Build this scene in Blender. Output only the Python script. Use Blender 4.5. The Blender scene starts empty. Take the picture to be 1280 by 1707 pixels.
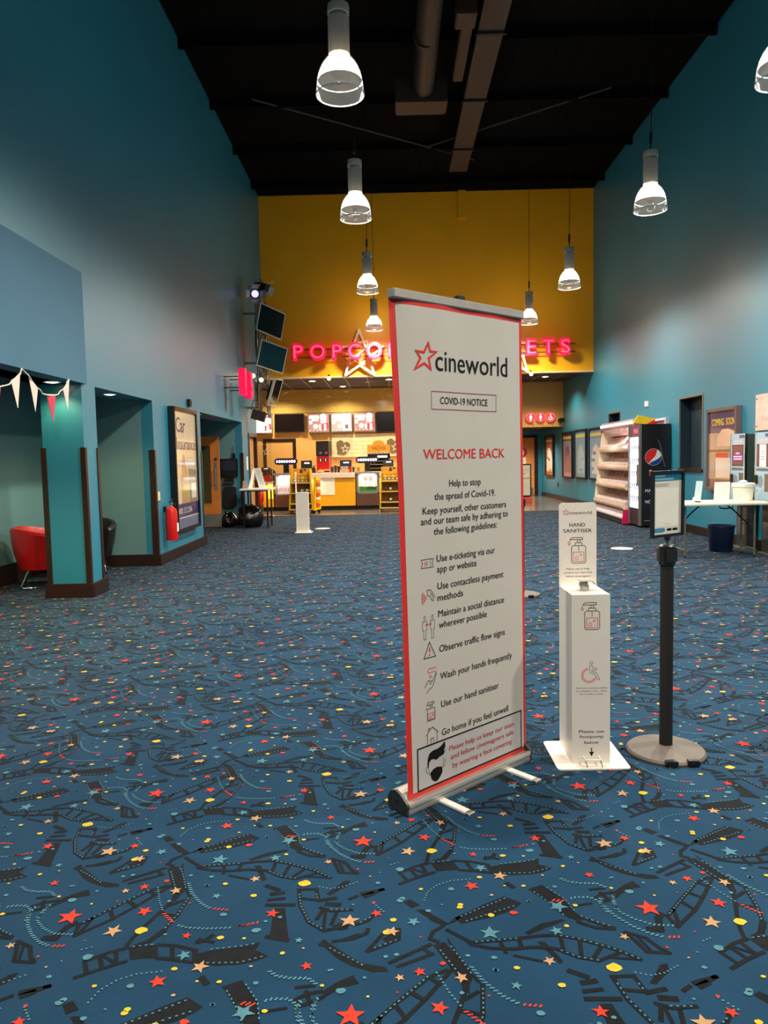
import bpy, bmesh, math, random
import numpy as np
from mathutils import Matrix, Vector

random.seed(7)
SC = bpy.context.scene
COL = SC.collection
PI = math.pi

# ------------------------------------------------------------------ camera, world, lights, exposure
cam_data = bpy.data.cameras.new('camera')
cam = bpy.data.objects.new('camera', cam_data)
COL.objects.link(cam)
cam_data.sensor_fit = 'VERTICAL'
cam_data.sensor_height = 36.0
cam_data.lens = 36.0 * 1233.0 / 1707.0
cam_data.clip_start, cam_data.clip_end = 0.05, 200
PITCH, YAW, ROLL = math.radians(4.163), math.radians(0.597), 0.021
cam.location = (0, 0, 1.42)
cam.rotation_euler = (Matrix.Rotation(YAW, 4, 'Z') @ Matrix.Rotation(PI/2 - PITCH, 4, 'X') @ Matrix.Rotation(-ROLL, 4, 'Z')).to_euler()
SC.camera = cam

SC.view_settings.view_transform = 'Standard'
SC.view_settings.look = 'None'
SC.view_settings.gamma = 1.0
SC.view_settings.use_curve_mapping = False
SC.view_settings.exposure = 0.0

world = bpy.data.worlds.new('world'); SC.world = world
world.use_nodes = True
bg = world.node_tree.nodes['Background']
bg.inputs['Color'].default_value = (0.62, 0.80, 1.0, 1)
bg.inputs['Strength'].default_value = 0.15      # dim bluish sky added as fill, entering by the open end behind the camera

P_PENDANT = 750.0
P_GLOW = 36.0          # the glow of the glass bowl itself, in every direction      # watts of each pendant lamp
P_DOWN = 14.0          # small downlights
C_WARM = (1.0, 0.89, 0.74)
C_DOWN = (1.0, 0.72, 0.32)

def lamp(name, typ, loc, power, color=(1, 1, 1), radius=0.05, target=None, spot=None, blend=0.5, size=None, parent=None):
    d = bpy.data.lights.new(name, typ); d.energy = power; d.color = color
    if typ == 'AREA':
        d.shape = 'RECTANGLE'; d.size, d.size_y = size
    else:
        d.shadow_soft_size = radius
    if typ == 'SPOT':
        d.spot_size = spot; d.spot_blend = blend
    o = bpy.data.objects.new(name, d); COL.objects.link(o)
    o.location = loc
    if target is not None:
        o.rotation_euler = (Vector(target) - Vector(loc)).to_track_quat('-Z', 'Y').to_euler()
    if parent is not None:
        o.parent = parent
    return o

# ------------------------------------------------------------------ materials
def lin(c):
    out = []
    for x in c[:3]:
        x = x / 255.0
        out.append(x / 12.92 if x <= 0.04045 else ((x + 0.055) / 1.055) ** 2.4)
    return out

MATS = {}
def mat(name, rgb, rough=0.5, metal=0.0, emit=0.0, spec=0.5, var=0.06, scale=8.0, bump=0.0, bscale=200.0, coat=0.0, sheen=0.0):
    if name in MATS: return MATS[name]
    m = bpy.data.materials.new(name); m.use_nodes = True
    nt = m.node_tree; b = nt.nodes['Principled BSDF']
    c = lin(rgb)
    tc = nt.nodes.new('ShaderNodeTexCoord')
    nz = nt.nodes.new('ShaderNodeTexNoise'); nz.inputs['Scale'].default_value = scale; nz.inputs['Detail'].default_value = 3
    nt.links.new(tc.outputs['Object'], nz.inputs['Vector'])
    rp = nt.nodes.new('ShaderNodeValToRGB')
    rp.color_ramp.elements[0].position = 0.3; rp.color_ramp.elements[1].position = 0.7
    rp.color_ramp.elements[0].color = (*[x * (1 - var) for x in c], 1)
    rp.color_ramp.elements[1].color = (*[min(1, x * (1 + var)) for x in c], 1)
    nt.links.new(nz.outputs['Fac'], rp.inputs['Fac'])
    nt.links.new(rp.outputs['Color'], b.inputs['Base Color'])
    b.inputs['Roughness'].default_value = rough; b.inputs['Metallic'].default_value = metal
    b.inputs['Specular IOR Level'].default_value = spec
    if coat:
        b.inputs['Coat Weight'].default_value = coat; b.inputs['Coat Roughness'].default_value = 0.06
    if sheen:
        b.inputs['Sheen Weight'].default_value = sheen; b.inputs['Sheen Roughness'].default_value = 0.45; b.inputs['Sheen Tint'].default_value = (0.42, 0.62, 0.86, 1)
    if emit:
        nt.links.new(rp.outputs['Color'], b.inputs['Emission Color']); b.inputs['Emission Strength'].default_value = emit
    if bump:
        n2 = nt.nodes.new('ShaderNodeTexNoise'); n2.inputs['Scale'].default_value = bscale; n2.inputs['Detail'].default_value = 2
        nt.links.new(tc.outputs['Object'], n2.inputs['Vector'])
        bp = nt.nodes.new('ShaderNodeBump'); bp.inputs['Strength'].default_value = bump; bp.inputs['Distance'].default_value = 0.01
        nt.links.new(n2.outputs['Fac'], bp.inputs['Height']); nt.links.new(bp.outputs['Normal'], b.inputs['Normal'])
    MATS[name] = m
    return m

def glass_mat(name, tint=(255, 255, 255), trans=0.94, rough=0.04, glow=0.0):
    if name in MATS: return MATS[name]
    m = bpy.data.materials.new(name); m.use_nodes = True
    nt = m.node_tree; nt.nodes.clear()
    out = nt.nodes.new('ShaderNodeOutputMaterial')
    tr = nt.nodes.new('ShaderNodeBsdfTransparent'); tr.inputs['Color'].default_value = (*lin(tint), 1)
    gl = nt.nodes.new('ShaderNodeBsdfGlossy'); gl.inputs['Roughness'].default_value = rough
    lw = nt.nodes.new('ShaderNodeLayerWeight'); lw.inputs['Blend'].default_value = 0.35
    nz = nt.nodes.new('ShaderNodeTexNoise'); nz.inputs['Scale'].default_value = 30
    mp = nt.nodes.new('ShaderNodeMapRange'); mp.inputs['To Min'].default_value = 1 - trans; mp.inputs['To Max'].default_value = 0.9
    nt.links.new(lw.outputs['Facing'], mp.inputs['Value'])
    mx = nt.nodes.new('ShaderNodeMixShader')
    nt.links.new(mp.outputs['Result'], mx.inputs['Fac']); nt.links.new(tr.outputs[0], mx.inputs[1]); nt.links.new(gl.outputs[0], mx.inputs[2])
    last = mx
    if glow:
        em = nt.nodes.new('ShaderNodeEmission'); em.inputs['Color'].default_value = (1, 0.93, 0.82, 1); em.inputs['Strength'].default_value = glow
        ad = nt.nodes.new('ShaderNodeAddShader'); nt.links.new(mx.outputs[0], ad.inputs[0]); nt.links.new(em.outputs[0], ad.inputs[1]); last = ad
    nt.links.new(last.outputs[0], out.inputs['Surface'])
    MATS[name] = m
    return m

def brick_mat(name, c1, c2, mortar, sx, sy, rough, mort=0.012):
    if name in MATS: return MATS[name]
    m = mat(name, c1, rough)
    nt = m.node_tree; b = nt.nodes['Principled BSDF']
    tc = nt.nodes.new('ShaderNodeTexCoord'); sp = nt.nodes.new('ShaderNodeSeparateXYZ'); cb = nt.nodes.new('ShaderNodeCombineXYZ')
    nt.links.new(tc.outputs['Object'], sp.inputs[0]); nt.links.new(sp.outputs['X'], cb.inputs['X']); nt.links.new(sp.outputs[sy[1]], cb.inputs['Y'])
    br = nt.nodes.new('ShaderNodeTexBrick'); nt.links.new(cb.outputs[0], br.inputs['Vector'])
    br.inputs['Color1'].default_value = (*lin(c1), 1); br.inputs['Color2'].default_value = (*lin(c2), 1); br.inputs['Mortar'].default_value = (*lin(mortar), 1)
    br.inputs['Scale'].default_value = 1.0; br.inputs['Brick Width'].default_value = sx; br.inputs['Row Height'].default_value = sy[0]; br.inputs['Mortar Size'].default_value = mort
    nt.links.new(br.outputs['Color'], b.inputs['Base Color'])
    bp = nt.nodes.new('ShaderNodeBump'); bp.inputs['Strength'].default_value = 0.3; bp.inputs['Distance'].default_value = 0.004
    nt.links.new(br.outputs['Fac'], bp.inputs['Height']); bp.invert = True
    nt.links.new(bp.outputs['Normal'], b.inputs['Normal'])
    return m

# paints and common stuffs
TEAL = mat('teal_paint', (32, 122, 148), 0.42, var=0.03, scale=0.8, spec=1.0)
BULK = mat('blue_paint', (70, 112, 138), 0.7, var=0.04, scale=1.2, spec=0.3)
ALC = mat('alcove_paint', (96, 138, 140), 0.55, var=0.04, scale=1.5)
YEL = mat('yellow_paint', (244, 172, 8), 0.45, var=0.04, scale=1.0)
AMB = mat('amber_paint', (228, 176, 98), 0.5, var=0.03, scale=1.0)
CEIL = mat('dark_ceiling', (13, 13, 12), 0.9, spec=0.05, var=0.2, scale=3.0)
DBROWN = mat('dark_brown_trim', (44, 28, 22), 0.28, var=0.1)
BLACK = mat('black_satin', (16, 16, 17), 0.4)
BLACKM = mat('black_matt', (14, 14, 15), 0.75)
SCREEN = mat('black_screen', (8, 8, 9), 0.06, spec=0.7)
WHITE = mat('white_gloss', (238, 234, 226), 0.35, var=0.02)
PAPER = mat('white_paper', (240, 236, 228), 0.7, var=0.02)
CREAM = mat('cream_plastic', (232, 214, 178), 0.4, var=0.04)
SILVER = mat('brushed_aluminium', (200, 196, 188), 0.28, 1.0, var=0.05)
CHROME = mat('chrome', (220, 220, 220), 0.1, 1.0, var=0.02)
GREY = mat('grey_metal', (140, 136, 130), 0.4, 0.6)
DGREY = mat('dark_grey_metal', (70, 68, 66), 0.45, 0.5)
INK = mat('black_ink', (15, 14, 14), 0.6, spec=.2, var=0.02)
REDINK = mat('red_ink', (206, 44, 40), 0.5, spec=.2, var=0.03)
ORANGEW = mat('orange_wood', (206, 118, 44), 0.45, var=0.1, scale=5)
BROWNW = mat('brown_wood', (92, 58, 42), 0.5, var=0.15, scale=12)
YELP = mat('yellow_plastic', (240, 186, 10), 0.4)
REDP = mat('red_plastic', (200, 24, 22), 0.3)
GLASS = glass_mat('clear_glass')
BULB = mat('lamp_glow', (255, 246, 230), 0.5, emit=34.0, var=0.0)
DLITE = mat('downlight_glow', (255, 226, 170), 0.5, emit=14.0, var=0.0)
NEON = mat('pink_neon', (240, 14, 70), 0.4, emit=0.85, var=0.05)
NEONHOT = mat('pink_neon_tube', (255, 84, 132), 0.4, emit=1.1, var=0.05)

# ------------------------------------------------------------------ mesh builder
ROOT = {}
class Frame:
    def __init__(s, O, U, V):
        s.O = Vector(O); s.U = Vector(U).normalized(); s.V = Vector(V).normalized(); s.N = s.U.cross(s.V).normalized(); s.bend = None
    def at(s, u, v, n=0.0):
        if s.bend: n = n + s.bend(u, v)
        return s.O + s.U * u + s.V * v + s.N * n

TXT = {}
def text_mesh(st, bold=0.0, extrude=0.0, bevel=0.0):
    key = (st, bold, extrude, bevel)
    if key in TXT: return TXT[key]
    cu = bpy.data.curves.new('txt', 'FONT'); cu.body = st; cu.size = 1.0; cu.offset = bold; cu.resolution_u = 3
    cu.extrude = extrude; cu.bevel_depth = bevel; cu.bevel_resolution = 1
    ob = bpy.data.objects.new('txt', cu)
    me = bpy.data.meshes.new_from_object(ob)
    vs = [tuple(v.co) for v in me.vertices]; fs = [tuple(p.vertices) for p in me.polygons]
    bpy.data.objects.remove(ob); bpy.data.curves.remove(cu); bpy.data.meshes.remove(me)
    TXT[key] = (vs, fs)
    return TXT[key]
CAP = max(v[1] for v in text_mesh('H')[0])

class MB:
    def __init__(s, fr=None):
        s.v = []; s.f = []; s.fm = []; s.mats = []; s.fr = fr
    def mi(s, m):
        if m not in s.mats: s.mats.append(m)
        return s.mats.index(m)
    def add(s, vs, fs, m):
        k = len(s.v); i = s.mi(m)
        s.v.extend([Vector(x) for x in vs])
        for f in fs:
            s.f.append([k + a for a in f]); s.fm.append(i)
        return s
    def box(s, a, b, m):
        (x0, y0, z0), (x1, y1, z1) = a, b
        x0, x1 = min(x0, x1), max(x0, x1); y0, y1 = min(y0, y1), max(y0, y1); z0, z1 = min(z0, z1), max(z0, z1)
        return s.add([(x0, y0, z0), (x1, y0, z0), (x1, y1, z0), (x0, y1, z0), (x0, y0, z1), (x1, y0, z1), (x1, y1, z1), (x0, y1, z1)],
                     [(3, 2, 1, 0), (4, 5, 6, 7), (0, 1, 5, 4), (1, 2, 6, 5), (2, 3, 7, 6), (3, 0, 4, 7)], m)
    def fbox(s, u0, u1, v0, v1, n0, n1, m):      # box in the frame's axes
        f = s.fr
        p = [f.at(u, v, n) for n in (n0, n1) for (u, v) in ((u0, v0), (u1, v0), (u1, v1), (u0, v1))]
        return s.add(p, [(3, 2, 1, 0), (4, 5, 6, 7), (0, 1, 5, 4), (1, 2, 6, 5), (2, 3, 7, 6), (3, 0, 4, 7)], m)
    def bar(s, p, q, w, h, m):                   # rectangular bar from p to q
        p, q = Vector(p), Vector(q); d = (q - p).normalized()
        a = d.cross(Vector((0, 0, 1)));  a = a.normalized() if a.length > 1e-4 else Vector((1, 0, 0)); b = a.cross(d)
        vs = [e + a * i * w / 2 + b * j * h / 2 for e in (p, q) for (i, j) in ((-1, -1), (1, -1), (1, 1), (-1, 1))]
        return s.add(vs, [(0, 1, 2, 3), (7, 6, 5, 4), (0, 4, 5, 1), (1, 5, 6, 2), (2, 6, 7, 3), (3, 7, 4, 0)], m)
    def tube(s, pts, r, m, n=8, closed=False):
        pts = [Vector(p) for p in pts]; L = len(pts); rings = []; prev = None
        for i, p in enumerate(pts):
            if closed: d = pts[(i + 1) % L] - pts[i - 1]
            else: d = pts[min(i + 1, L - 1)] - pts[max(i - 1, 0)]
            d.normalize()
            a = prev - d * prev.dot(d) if prev is not None else d.cross(Vector((0, 0, 1)) if abs(d.z) < 0.9 else Vector((1, 0, 0)))
            a.normalize(); prev = a; b = d.cross(a)
            rr = r[i] if isinstance(r, (list, tuple)) else r
            rings.append([p + (a * math.cos(2 * PI * k / n) + b * math.sin(2 * PI * k / n)) * rr for k in range(n)])
        vs = [x for rg in rings for x in rg]; fs = []
        for i in range(L if closed else L - 1):
            j = (i + 1) % L
            for k in range(n):
                fs.append((i * n + k, i * n + (k + 1) % n, j * n + (k + 1) % n, j * n + k))
        if not closed:
            fs.append(tuple(range(n))[::-1]); fs.append(tuple((L - 1) * n + k for k in range(n)))
        return s.add(vs, fs, m)
    def cyl(s, p, q, r, m, r2=None, n=20):
        return s.tube([p, q], [r, r if r2 is None else r2], m, n)
    def lathe(s, prof, c, m, n=28, sx=1, sy=1):
        vs = []; fs = []; L = len(prof)
        for r, z in prof:
            for k in range(n):
                vs.append((c[0] + sx * r * math.cos(2 * PI * k / n), c[1] + sy * r * math.sin(2 * PI * k / n), c[2] + z))
        for i in range(L - 1):
            for k in range(n):
                fs.append((i * n + k, i * n + (k + 1) % n, (i + 1) * n + (k + 1) % n, (i + 1) * n + k))
        return s.add(vs, fs, m)
    def ball(s, c, r, m, n=12):
        rx, ry, rz = (r, r, r) if not isinstance(r, (tuple, list)) else r
        prof = [(math.sin(PI * i / n) + 1e-5, -math.cos(PI * i / n)) for i in range(n + 1)]
        vs = []; fs = []; K = 2 * n
        for a, z in prof:
            for k in range(K): vs.append((c[0] + rx * a * math.cos(2 * PI * k / K), c[1] + ry * a * math.sin(2 * PI * k / K), c[2] + rz * z))
        for i in range(n):
            for k in range(K): fs.append((i * K + k, i * K + (k + 1) % K, (i + 1) * K + (k + 1) % K, (i + 1) * K + k))
        return s.add(vs, fs, m)
    # ---- flat artwork in the frame
    def poly(s, pts, m, n=0.0006):
        area = sum(pts[i - 1][0] * pts[i][1] - pts[i][0] * pts[i - 1][1] for i in range(len(pts)))
        if area < 0: pts = pts[::-1]
        return s.add([s.fr.at(u, v, n) for u, v in pts], [tuple(range(len(pts)))], m)
    def rect(s, u0, u1, v0, v1, m, n=0.0006):
        return s.poly([(u0, v0), (u1, v0), (u1, v1), (u0, v1)], m, n)
    def stroke(s, pts, w, m, closed=False, n=0.0006):
        P = [Vector(p) for p in pts]; L = len(P); rows = []
        for i, p in enumerate(P):
            d0 = (P[i] - P[i - 1]) if (i > 0 or closed) else (P[1] - P[0])
            d1 = (P[(i + 1) % L] - P[i]) if (i < L - 1 or closed) else d0
            d0 = d0.normalized(); d1 = d1.normalized()
            t = (d0 + d1); t = t.normalized() if t.length > 1e-6 else d1
            nn = Vector((-t.y, t.x)); k = 1.0 / max(0.45, nn.dot(Vector((-d1.y, d1.x))))
            rows.append((p + nn * w / 2 * k, p - nn * w / 2 * k))
        vs = []
        for a, b in rows: vs += [s.fr.at(a.x, a.y, n), s.fr.at(b.x, b.y, n)]
        fs = []
        for i in range(L if closed else L - 1):
            j = (i + 1) % L; fs.append((2 * i, 2 * i + 1, 2 * j + 1, 2 * j))
        return s.add(vs, fs, m)
    def disc(s, u, v, r, m, n=0.0006, k=24, rv=None):
        rv = r if rv is None else rv
        return s.poly([(u + r * math.cos(2 * PI * i / k), v + rv * math.sin(2 * PI * i / k)) for i in range(k)], m, n)
    def ring(s, u, v, r, w, m, n=0.0006, k=24, rv=None, a0=0, a1=None):
        rv = r if rv is None else rv
        if a1 is None:
            return s.stroke([(u + r * math.cos(2 * PI * i / k), v + rv * math.sin(2 * PI * i / k)) for i in range(k)], w, m, True, n)
        return s.stroke([(u + r * math.cos(a0 + (a1 - a0) * i / k), v + rv * math.sin(a0 + (a1 - a0) * i / k)) for i in range(k + 1)], w, m, False, n)
    def text(s, st, u0, v, cap, m, u1=None, bold=0.0, align='L', n=0.0008):
        vs, fs = text_mesh(st)
        if not vs: return s
        if bold:      # heavier weight: the same glyphs set again a hair to either side
            for k, d in enumerate((-.75, .75)): s.text(st, (u0 + d * bold * cap), v, cap, m, None if u1 is None else u1 + d * bold * cap, 0, align, n + .00003 * (k + 1))
        x0 = min(q[0] for q in vs); x1 = max(q[0] for q in vs); ky = cap / CAP
        if u1 is not None: kx = (u1 - u0) / (x1 - x0)
        else: kx = ky * 0.95
        w = (x1 - x0) * kx
        off = u0 if (u1 is not None or align == 'L') else (u0 - w / 2)
        return s.add([s.fr.at(off + (q[0] - x0) * kx, v + q[1] * ky, n) for q in vs], fs, m)
    def letter3d(s, st, u, v, cap, m, width=None, depth=0.06, bold=0.02, n=0.0):
        vs, fs = text_mesh(st, bold, 0.5, 0.0)
        x0 = min(q[0] for q in vs); x1 = max(q[0] for q in vs); ky = cap / CAP
        kx = width / (x1 - x0) if width else ky
        return s.add([s.fr.at(u + (q[0] - (x0 + x1) / 2) * kx, v + q[1] * ky, n + (q[2] + 0.5) * depth) for q in vs], fs, m)
    def prism(s, pts, n0, n1, m):
        area = sum(pts[i - 1][0] * pts[i][1] - pts[i][0] * pts[i - 1][1] for i in range(len(pts)))
        if area < 0: pts = pts[::-1]
        L = len(pts)
        vs = [s.fr.at(u, v, n0) for u, v in pts] + [s.fr.at(u, v, n1) for u, v in pts]
        fs = [tuple(range(L))[::-1], tuple(range(L, 2 * L))] + [(i, (i + 1) % L, L + (i + 1) % L, L + i) for i in range(L)]
        return s.add(vs, fs, m)
    def build(s, name, parent=None, smooth=False, bevel=0.0, kind=None, label=None, origin=None):
        if parent is not None:
            W = ROOT[parent]
        else:
            if origin is None:
                lo = [min(q[i] for q in s.v) for i in range(3)]; hi = [max(q[i] for q in s.v) for i in range(3)]
                origin = ((lo[0] + hi[0]) / 2, (lo[1] + hi[1]) / 2, lo[2])
            W = Matrix.Translation(origin)
        I = W.inverted()
        me = bpy.data.meshes.new(name)
        me.from_pydata([I @ q for q in s.v], [], s.f)
        for m in s.mats: me.materials.append(m)
        me.polygons.foreach_set('material_index', s.fm)
        if bevel:
            b = bmesh.new(); b.from_mesh(me)
            es = [e for e in b.edges if len(e.link_faces) == 2 and e.calc_face_angle(0) > 0.6]
            bmesh.ops.bevel(b, geom=es, offset=bevel, segments=2, affect='EDGES', clamp_overlap=True)
            b.to_mesh(me); b.free()
        if smooth:
            me.polygons.foreach_set('use_smooth', [True] * len(me.polygons))
            me.set_sharp_from_angle(angle=0.7)
        me.update()
        o = bpy.data.objects.new(name, me); COL.objects.link(o)
        if parent is not None:
            o.parent = parent
        else:
            o.location = origin
        ROOT[o] = W
        if kind: o['kind'] = kind
        if label: o['label'] = label
        return o

def thing(name, label, cat, loc, rotz=0.0, group=None):
    o = bpy.data.objects.new(name, None); COL.objects.link(o)
    o.empty_display_size = 0.1
    o.location = loc; o.rotation_euler = (0, 0, rotz)
    ROOT[o] = Matrix.Translation(loc) @ Matrix.Rotation(rotz, 4, 'Z')
    o['label'] = label; o['category'] = cat
    if group: o['group'] = group
    return o
def tag(o, label, cat, group=None):
    o['label'] = label; o['category'] = cat
    if group: o['group'] = group
    return o
def struct(mb, name, **k):
    return mb.build(name, kind='structure', **k)
def dup(root, loc, label, rotz=None):
    r = root.copy(); COL.objects.link(r); r.location = loc; r['label'] = label
    if rotz is not None: r.rotation_euler = (0, 0, rotz)
    for ch in root.children:
        c = ch.copy(); COL.objects.link(c); c.parent = r
        for g in ch.children:
            d = g.copy(); COL.objects.link(d); d.parent = c
    return r
def star_pts(u, v, R, r=None, rot=0.0, n=5):
    r = R * 0.42 if r is None else r
    return [(u + (R if i % 2 == 0 else r) * math.sin(PI * i / n + rot), v + (R if i % 2 == 0 else r) * math.cos(PI * i / n + rot)) for i in range(2 * n)]
def FY(x, y, z): return Frame((x, y, z), (1, 0, 0), (0, 0, 1))       # faces the camera side (-Y)
def FL(x, y, z): return Frame((x, y, z), (0, 1, 0), (0, 0, 1))       # on the left wall, faces +X
def FR(x, y, z): return Frame((x, y, z), (0, -1, 0), (0, 0, 1))      # on the right wall, faces -X
CARPET_STARS = [(-1038,2219,44,'R'),(-809,2242,28,'R'),(-855,2377,20,'R'),(-979,2643,21,'R'),(-668,1923,28,'R'),(-641,2117,17,'R'),(-400,2221,25,'R'),(-265,1977,20,'R'),(-873,2145,32,'T'),(-742,2352,23,'T'),(-911,2355,16,'T'),(-1063,2608,35,'T'),(-566,1980,27,'T'),(-248,2514,17,'T'),(-489,2414,21,'T'),(-931,2553,25,'T'),(-625,2030,24,'B'),(-866,2598,24,'B'),(-640,2539,35,'B'),(-598,2318,18,'B'),(-300,2089,15,'B'),(-409,1805,33,'B'),(-441,2545,24,'B')]
CARPET_BLOBS = [(-789,2410,11,'R'),(-553,2636,15,'R'),(-990,1839,7,'R'),(-1049,2033,6,'R'),(-677,2282,5,'R'),(-847,2525,5,'R'),(-942,2101,4,'R'),(-918,2299,4,'R'),(-789,2145,24,'Y'),(-537,2107,13,'Y'),(-636,1973,11,'Y'),(-497,1919,10,'Y'),(-836,1909,9,'Y'),(-718,1808,12,'Y'),(-316,2384,27,'Y'),(-928,2609,13,'Y'),(-947,2550,17,'Y'),(-477,2318,14,'Y'),(-585,2388,11,'Y'),(-341,2033,10,'Y'),(-214,1899,8,'Y'),(-354,1809,10,'Y'),(-405,2568,10,'Y'),(-625,2625,14,'Y'),(-714,2681,12,'Y'),(-559,1922,6,'Y'),(-465,2101,7,'Y'),(-996,2285,6,'Y'),(-283,2053,6,'T'),(-422,1979,7,'T'),(-609,1870,8,'T'),(-1005,1988,5,'T'),(-903,2028,19,'B'),(-554,2219,15,'B'),(-642,2431,11,'B'),(-716,2441,9,'B'),(-736,1907,13,'B'),(-1070,2308,17,'B'),(-436,2138,18,'B'),(-905,1848,15,'B'),(-919,2449,10,'B'),(-950,2441,9,'B'),(-396,1912,10,'B'),(-747,2294,9,'B'),(-708,2125,7,'B'),(-978,1948,10,'B'),(-643,2380,9,'B'),(-1099,2390,6,'B'),(-773,1823,5,'B'),(-898,2719,12,'B'),(-817,2652,11,'B'),(-200,1958,6,'B'),(-495,1834,7,'B'),(-100,1927,7,'B'),(-647,2381,9,'B'),(-148,2261,6,'B'),(-415,2182,8,'B'),(-373,2201,9,'B'),(-495,1834,9,'B')]
CARPET_DASH = [('B',1,[(-1171,2284),(-1177,2242),(-1153,2182),(-1118,2134),(-1076,2097),(-1038,2078)]),('R',1,[(-1038,2078),(-986,2079)]),('B',0.8,[(-1124,2293),(-1140,2252),(-1132,2201),(-1100,2167),(-1053,2137),(-991,2131)]),('B',1,[(-375,1966),(-343,1938),(-304,1929),(-255,1928),(-231,1905)]),('B',1,[(-716,2405),(-684,2336),(-641,2281),(-602,2251)]),('R',0.9,[(-602,2251),(-540,2242)]),('B',0.5,[(-813,2385),(-779,2295),(-748,2237)]),('R',1.1,[(-751,2237),(-700,2180)]),('B',0.8,[(-692,2172),(-651,2156),(-589,2150),(-512,2153)]),('R',0.9,[(-504,2160),(-457,2166)]),('R',0.9,[(-504,2157),(-435,2177)]),('B',0.4,[(-946,2054),(-902,2075)]),('B',0.4,[(-979,2000),(-966,2021)]),('B',0.45,[(-832,1835),(-814,1895),(-780,1933),(-733,1955),(-659,1965)]),('B',0.9,[(-370,1842),(-341,1852),(-299,1851),(-276,1833),(-263,1772)]),('R',1.3,[(-429,1840),(-386,1832)]),('B',0.8,[(-226,1854),(-227,1812),(-234,1778)]),('B',0.4,[(-278,2368),(-231,2350),(-186,2360),(-141,2387)]),('B',0.5,[(-92,2276),(-47,2218)])]
CARPET_LINE = [(9,[(-983,2126),(-899,2206),(-843,2276),(-767,2384)]),(9,[(-993,2179),(-925,2257),(-831,2357),(-780,2384)]),(9,[(-993,2179),(-983,2126)]),(9,[(-925,2257),(-896,2206)]),(9,[(-879,2298),(-847,2271)]),(9,[(-831,2357),(-802,2328)]),(9,[(-963,2212),(-974,2135)]),(18,[(-1072,2119),(-1037,2114),(-1025,2170),(-1006,2189)]),(14,[(-1057,2119),(-1033,2132)]),(9,[(-688,2325),(-700,2221),(-719,2144),(-747,2098),(-781,2077)]),(9,[(-737,2305),(-753,2253),(-783,2174),(-801,2118),(-812,2060)]),(9,[(-703,2299),(-740,2273)]),(9,[(-698,2216),(-753,2232)]),(16,[(-719,2144),(-747,2098)]),(9,[(-905,1944),(-842,1981),(-785,2009)]),(9,[(-905,2011),(-851,2048),(-801,2069)]),(9,[(-905,2011),(-879,1962)]),(9,[(-870,2031),(-842,1981)]),(9,[(-831,2056),(-809,1997)]),(6,[(-856,2031),(-818,2005)]),(9,[(-717,2080),(-657,2074),(-593,2051)]),(9,[(-699,2021),(-651,2014),(-588,2000)]),(9,[(-672,2075),(-655,2018)]),(9,[(-599,2051),(-588,2000)]),(9,[(-938,2417),(-820,2493)]),(9,[(-916,2401),(-814,2452)]),(9,[(-844,2481),(-820,2450)]),(9,[(-820,2518),(-809,2550),(-786,2569),(-770,2588)]),(9,[(-820,2518),(-796,2505)]),(9,[(-1240,2782),(-1225,2693),(-1188,2607),(-1137,2563),(-1089,2578),(-1067,2593)]),(9,[(-1181,2781),(-1167,2713)]),(9,[(-1239,2779),(-1181,2781)]),(9,[(-1225,2729),(-1168,2720)]),(9,[(-1159,2679),(-1122,2661),(-1058,2666)]),(9,[(-1148,2669),(-1165,2620)]),(9,[(-1105,2653),(-1117,2592)]),(7,[(-1140,2668),(-1140,2579)]),(9,[(-1044,2590),(-1007,2609),(-990,2632)]),(9,[(-1106,2513),(-1047,2524),(-1007,2549),(-1004,2569)]),(6,[(-1080,2519),(-1033,2543)]),(9,[(-1004,2467),(-979,2510),(-957,2548),(-910,2566)]),(9,[(-910,2566),(-912,2518),(-958,2490),(-1001,2467)]),(9,[(-708,2499),(-646,2504),(-565,2514),(-497,2525),(-448,2528),(-383,2509),(-295,2463),(-233,2416)]),(9,[(-702,2490),(-646,2473),(-583,2468),(-523,2475),(-459,2467),(-406,2430),(-350,2414)]),(9,[(-766,2559),(-706,2505)]),(9,[(-616,2509),(-606,2453)]),(9,[(-558,2514),(-557,2476)]),(9,[(-434,2523),(-439,2467)]),(9,[(-382,2503),(-396,2429)]),(9,[(-330,2470),(-364,2423)]),(9,[(-286,2444),(-350,2414)]),(6,[(-233,2416),(-318,2427)]),(6,[(-584,2440),(-511,2415)]),(9,[(-362,2621),(-307,2579),(-265,2557)]),(9,[(-365,2587),(-319,2559),(-265,2551)]),(9,[(-239,2537),(-222,2498),(-205,2448),(-143,2441)]),(9,[(-239,2537),(-188,2510),(-165,2466),(-143,2441)]),(6,[(-209,2511),(-192,2454)]),(9,[(-280,1848),(-254,1869),(-213,1879)]),(9,[(-270,1826),(-240,1836),(-206,1860)]),(9,[(-255,1879),(-240,1836)]),(14,[(-444,2375),(-400,2349)]),(14,[(-420,2327),(-382,2334)]),(12,[(-426,2268),(-337,2266)]),(10,[(-424,2295),(-374,2302)]),(12,[(-400,2110),(-333,2091)]),(16,[(-233,2269),(-192,2263)]),(12,[(-251,2290),(-207,2300)]),(9,[(-162,2293),(-138,2309)]),(14,[(-122,2320),(-74,2335)]),(9,[(-68,2340),(-51,2345)]),(12,[(-603,2089),(-579,2097),(-564,2120)]),(8,[(-601,2102),(-553,2088)]),(8,[(-284,1895),(-236,1901)]),(16,[(-1019,1877),(-994,1891)]),(12,[(-987,1899),(-962,1913)]),(14,[(-550,1938),(-531,1914)]),(6,[(-364,1807),(-300,1820)])]
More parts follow.
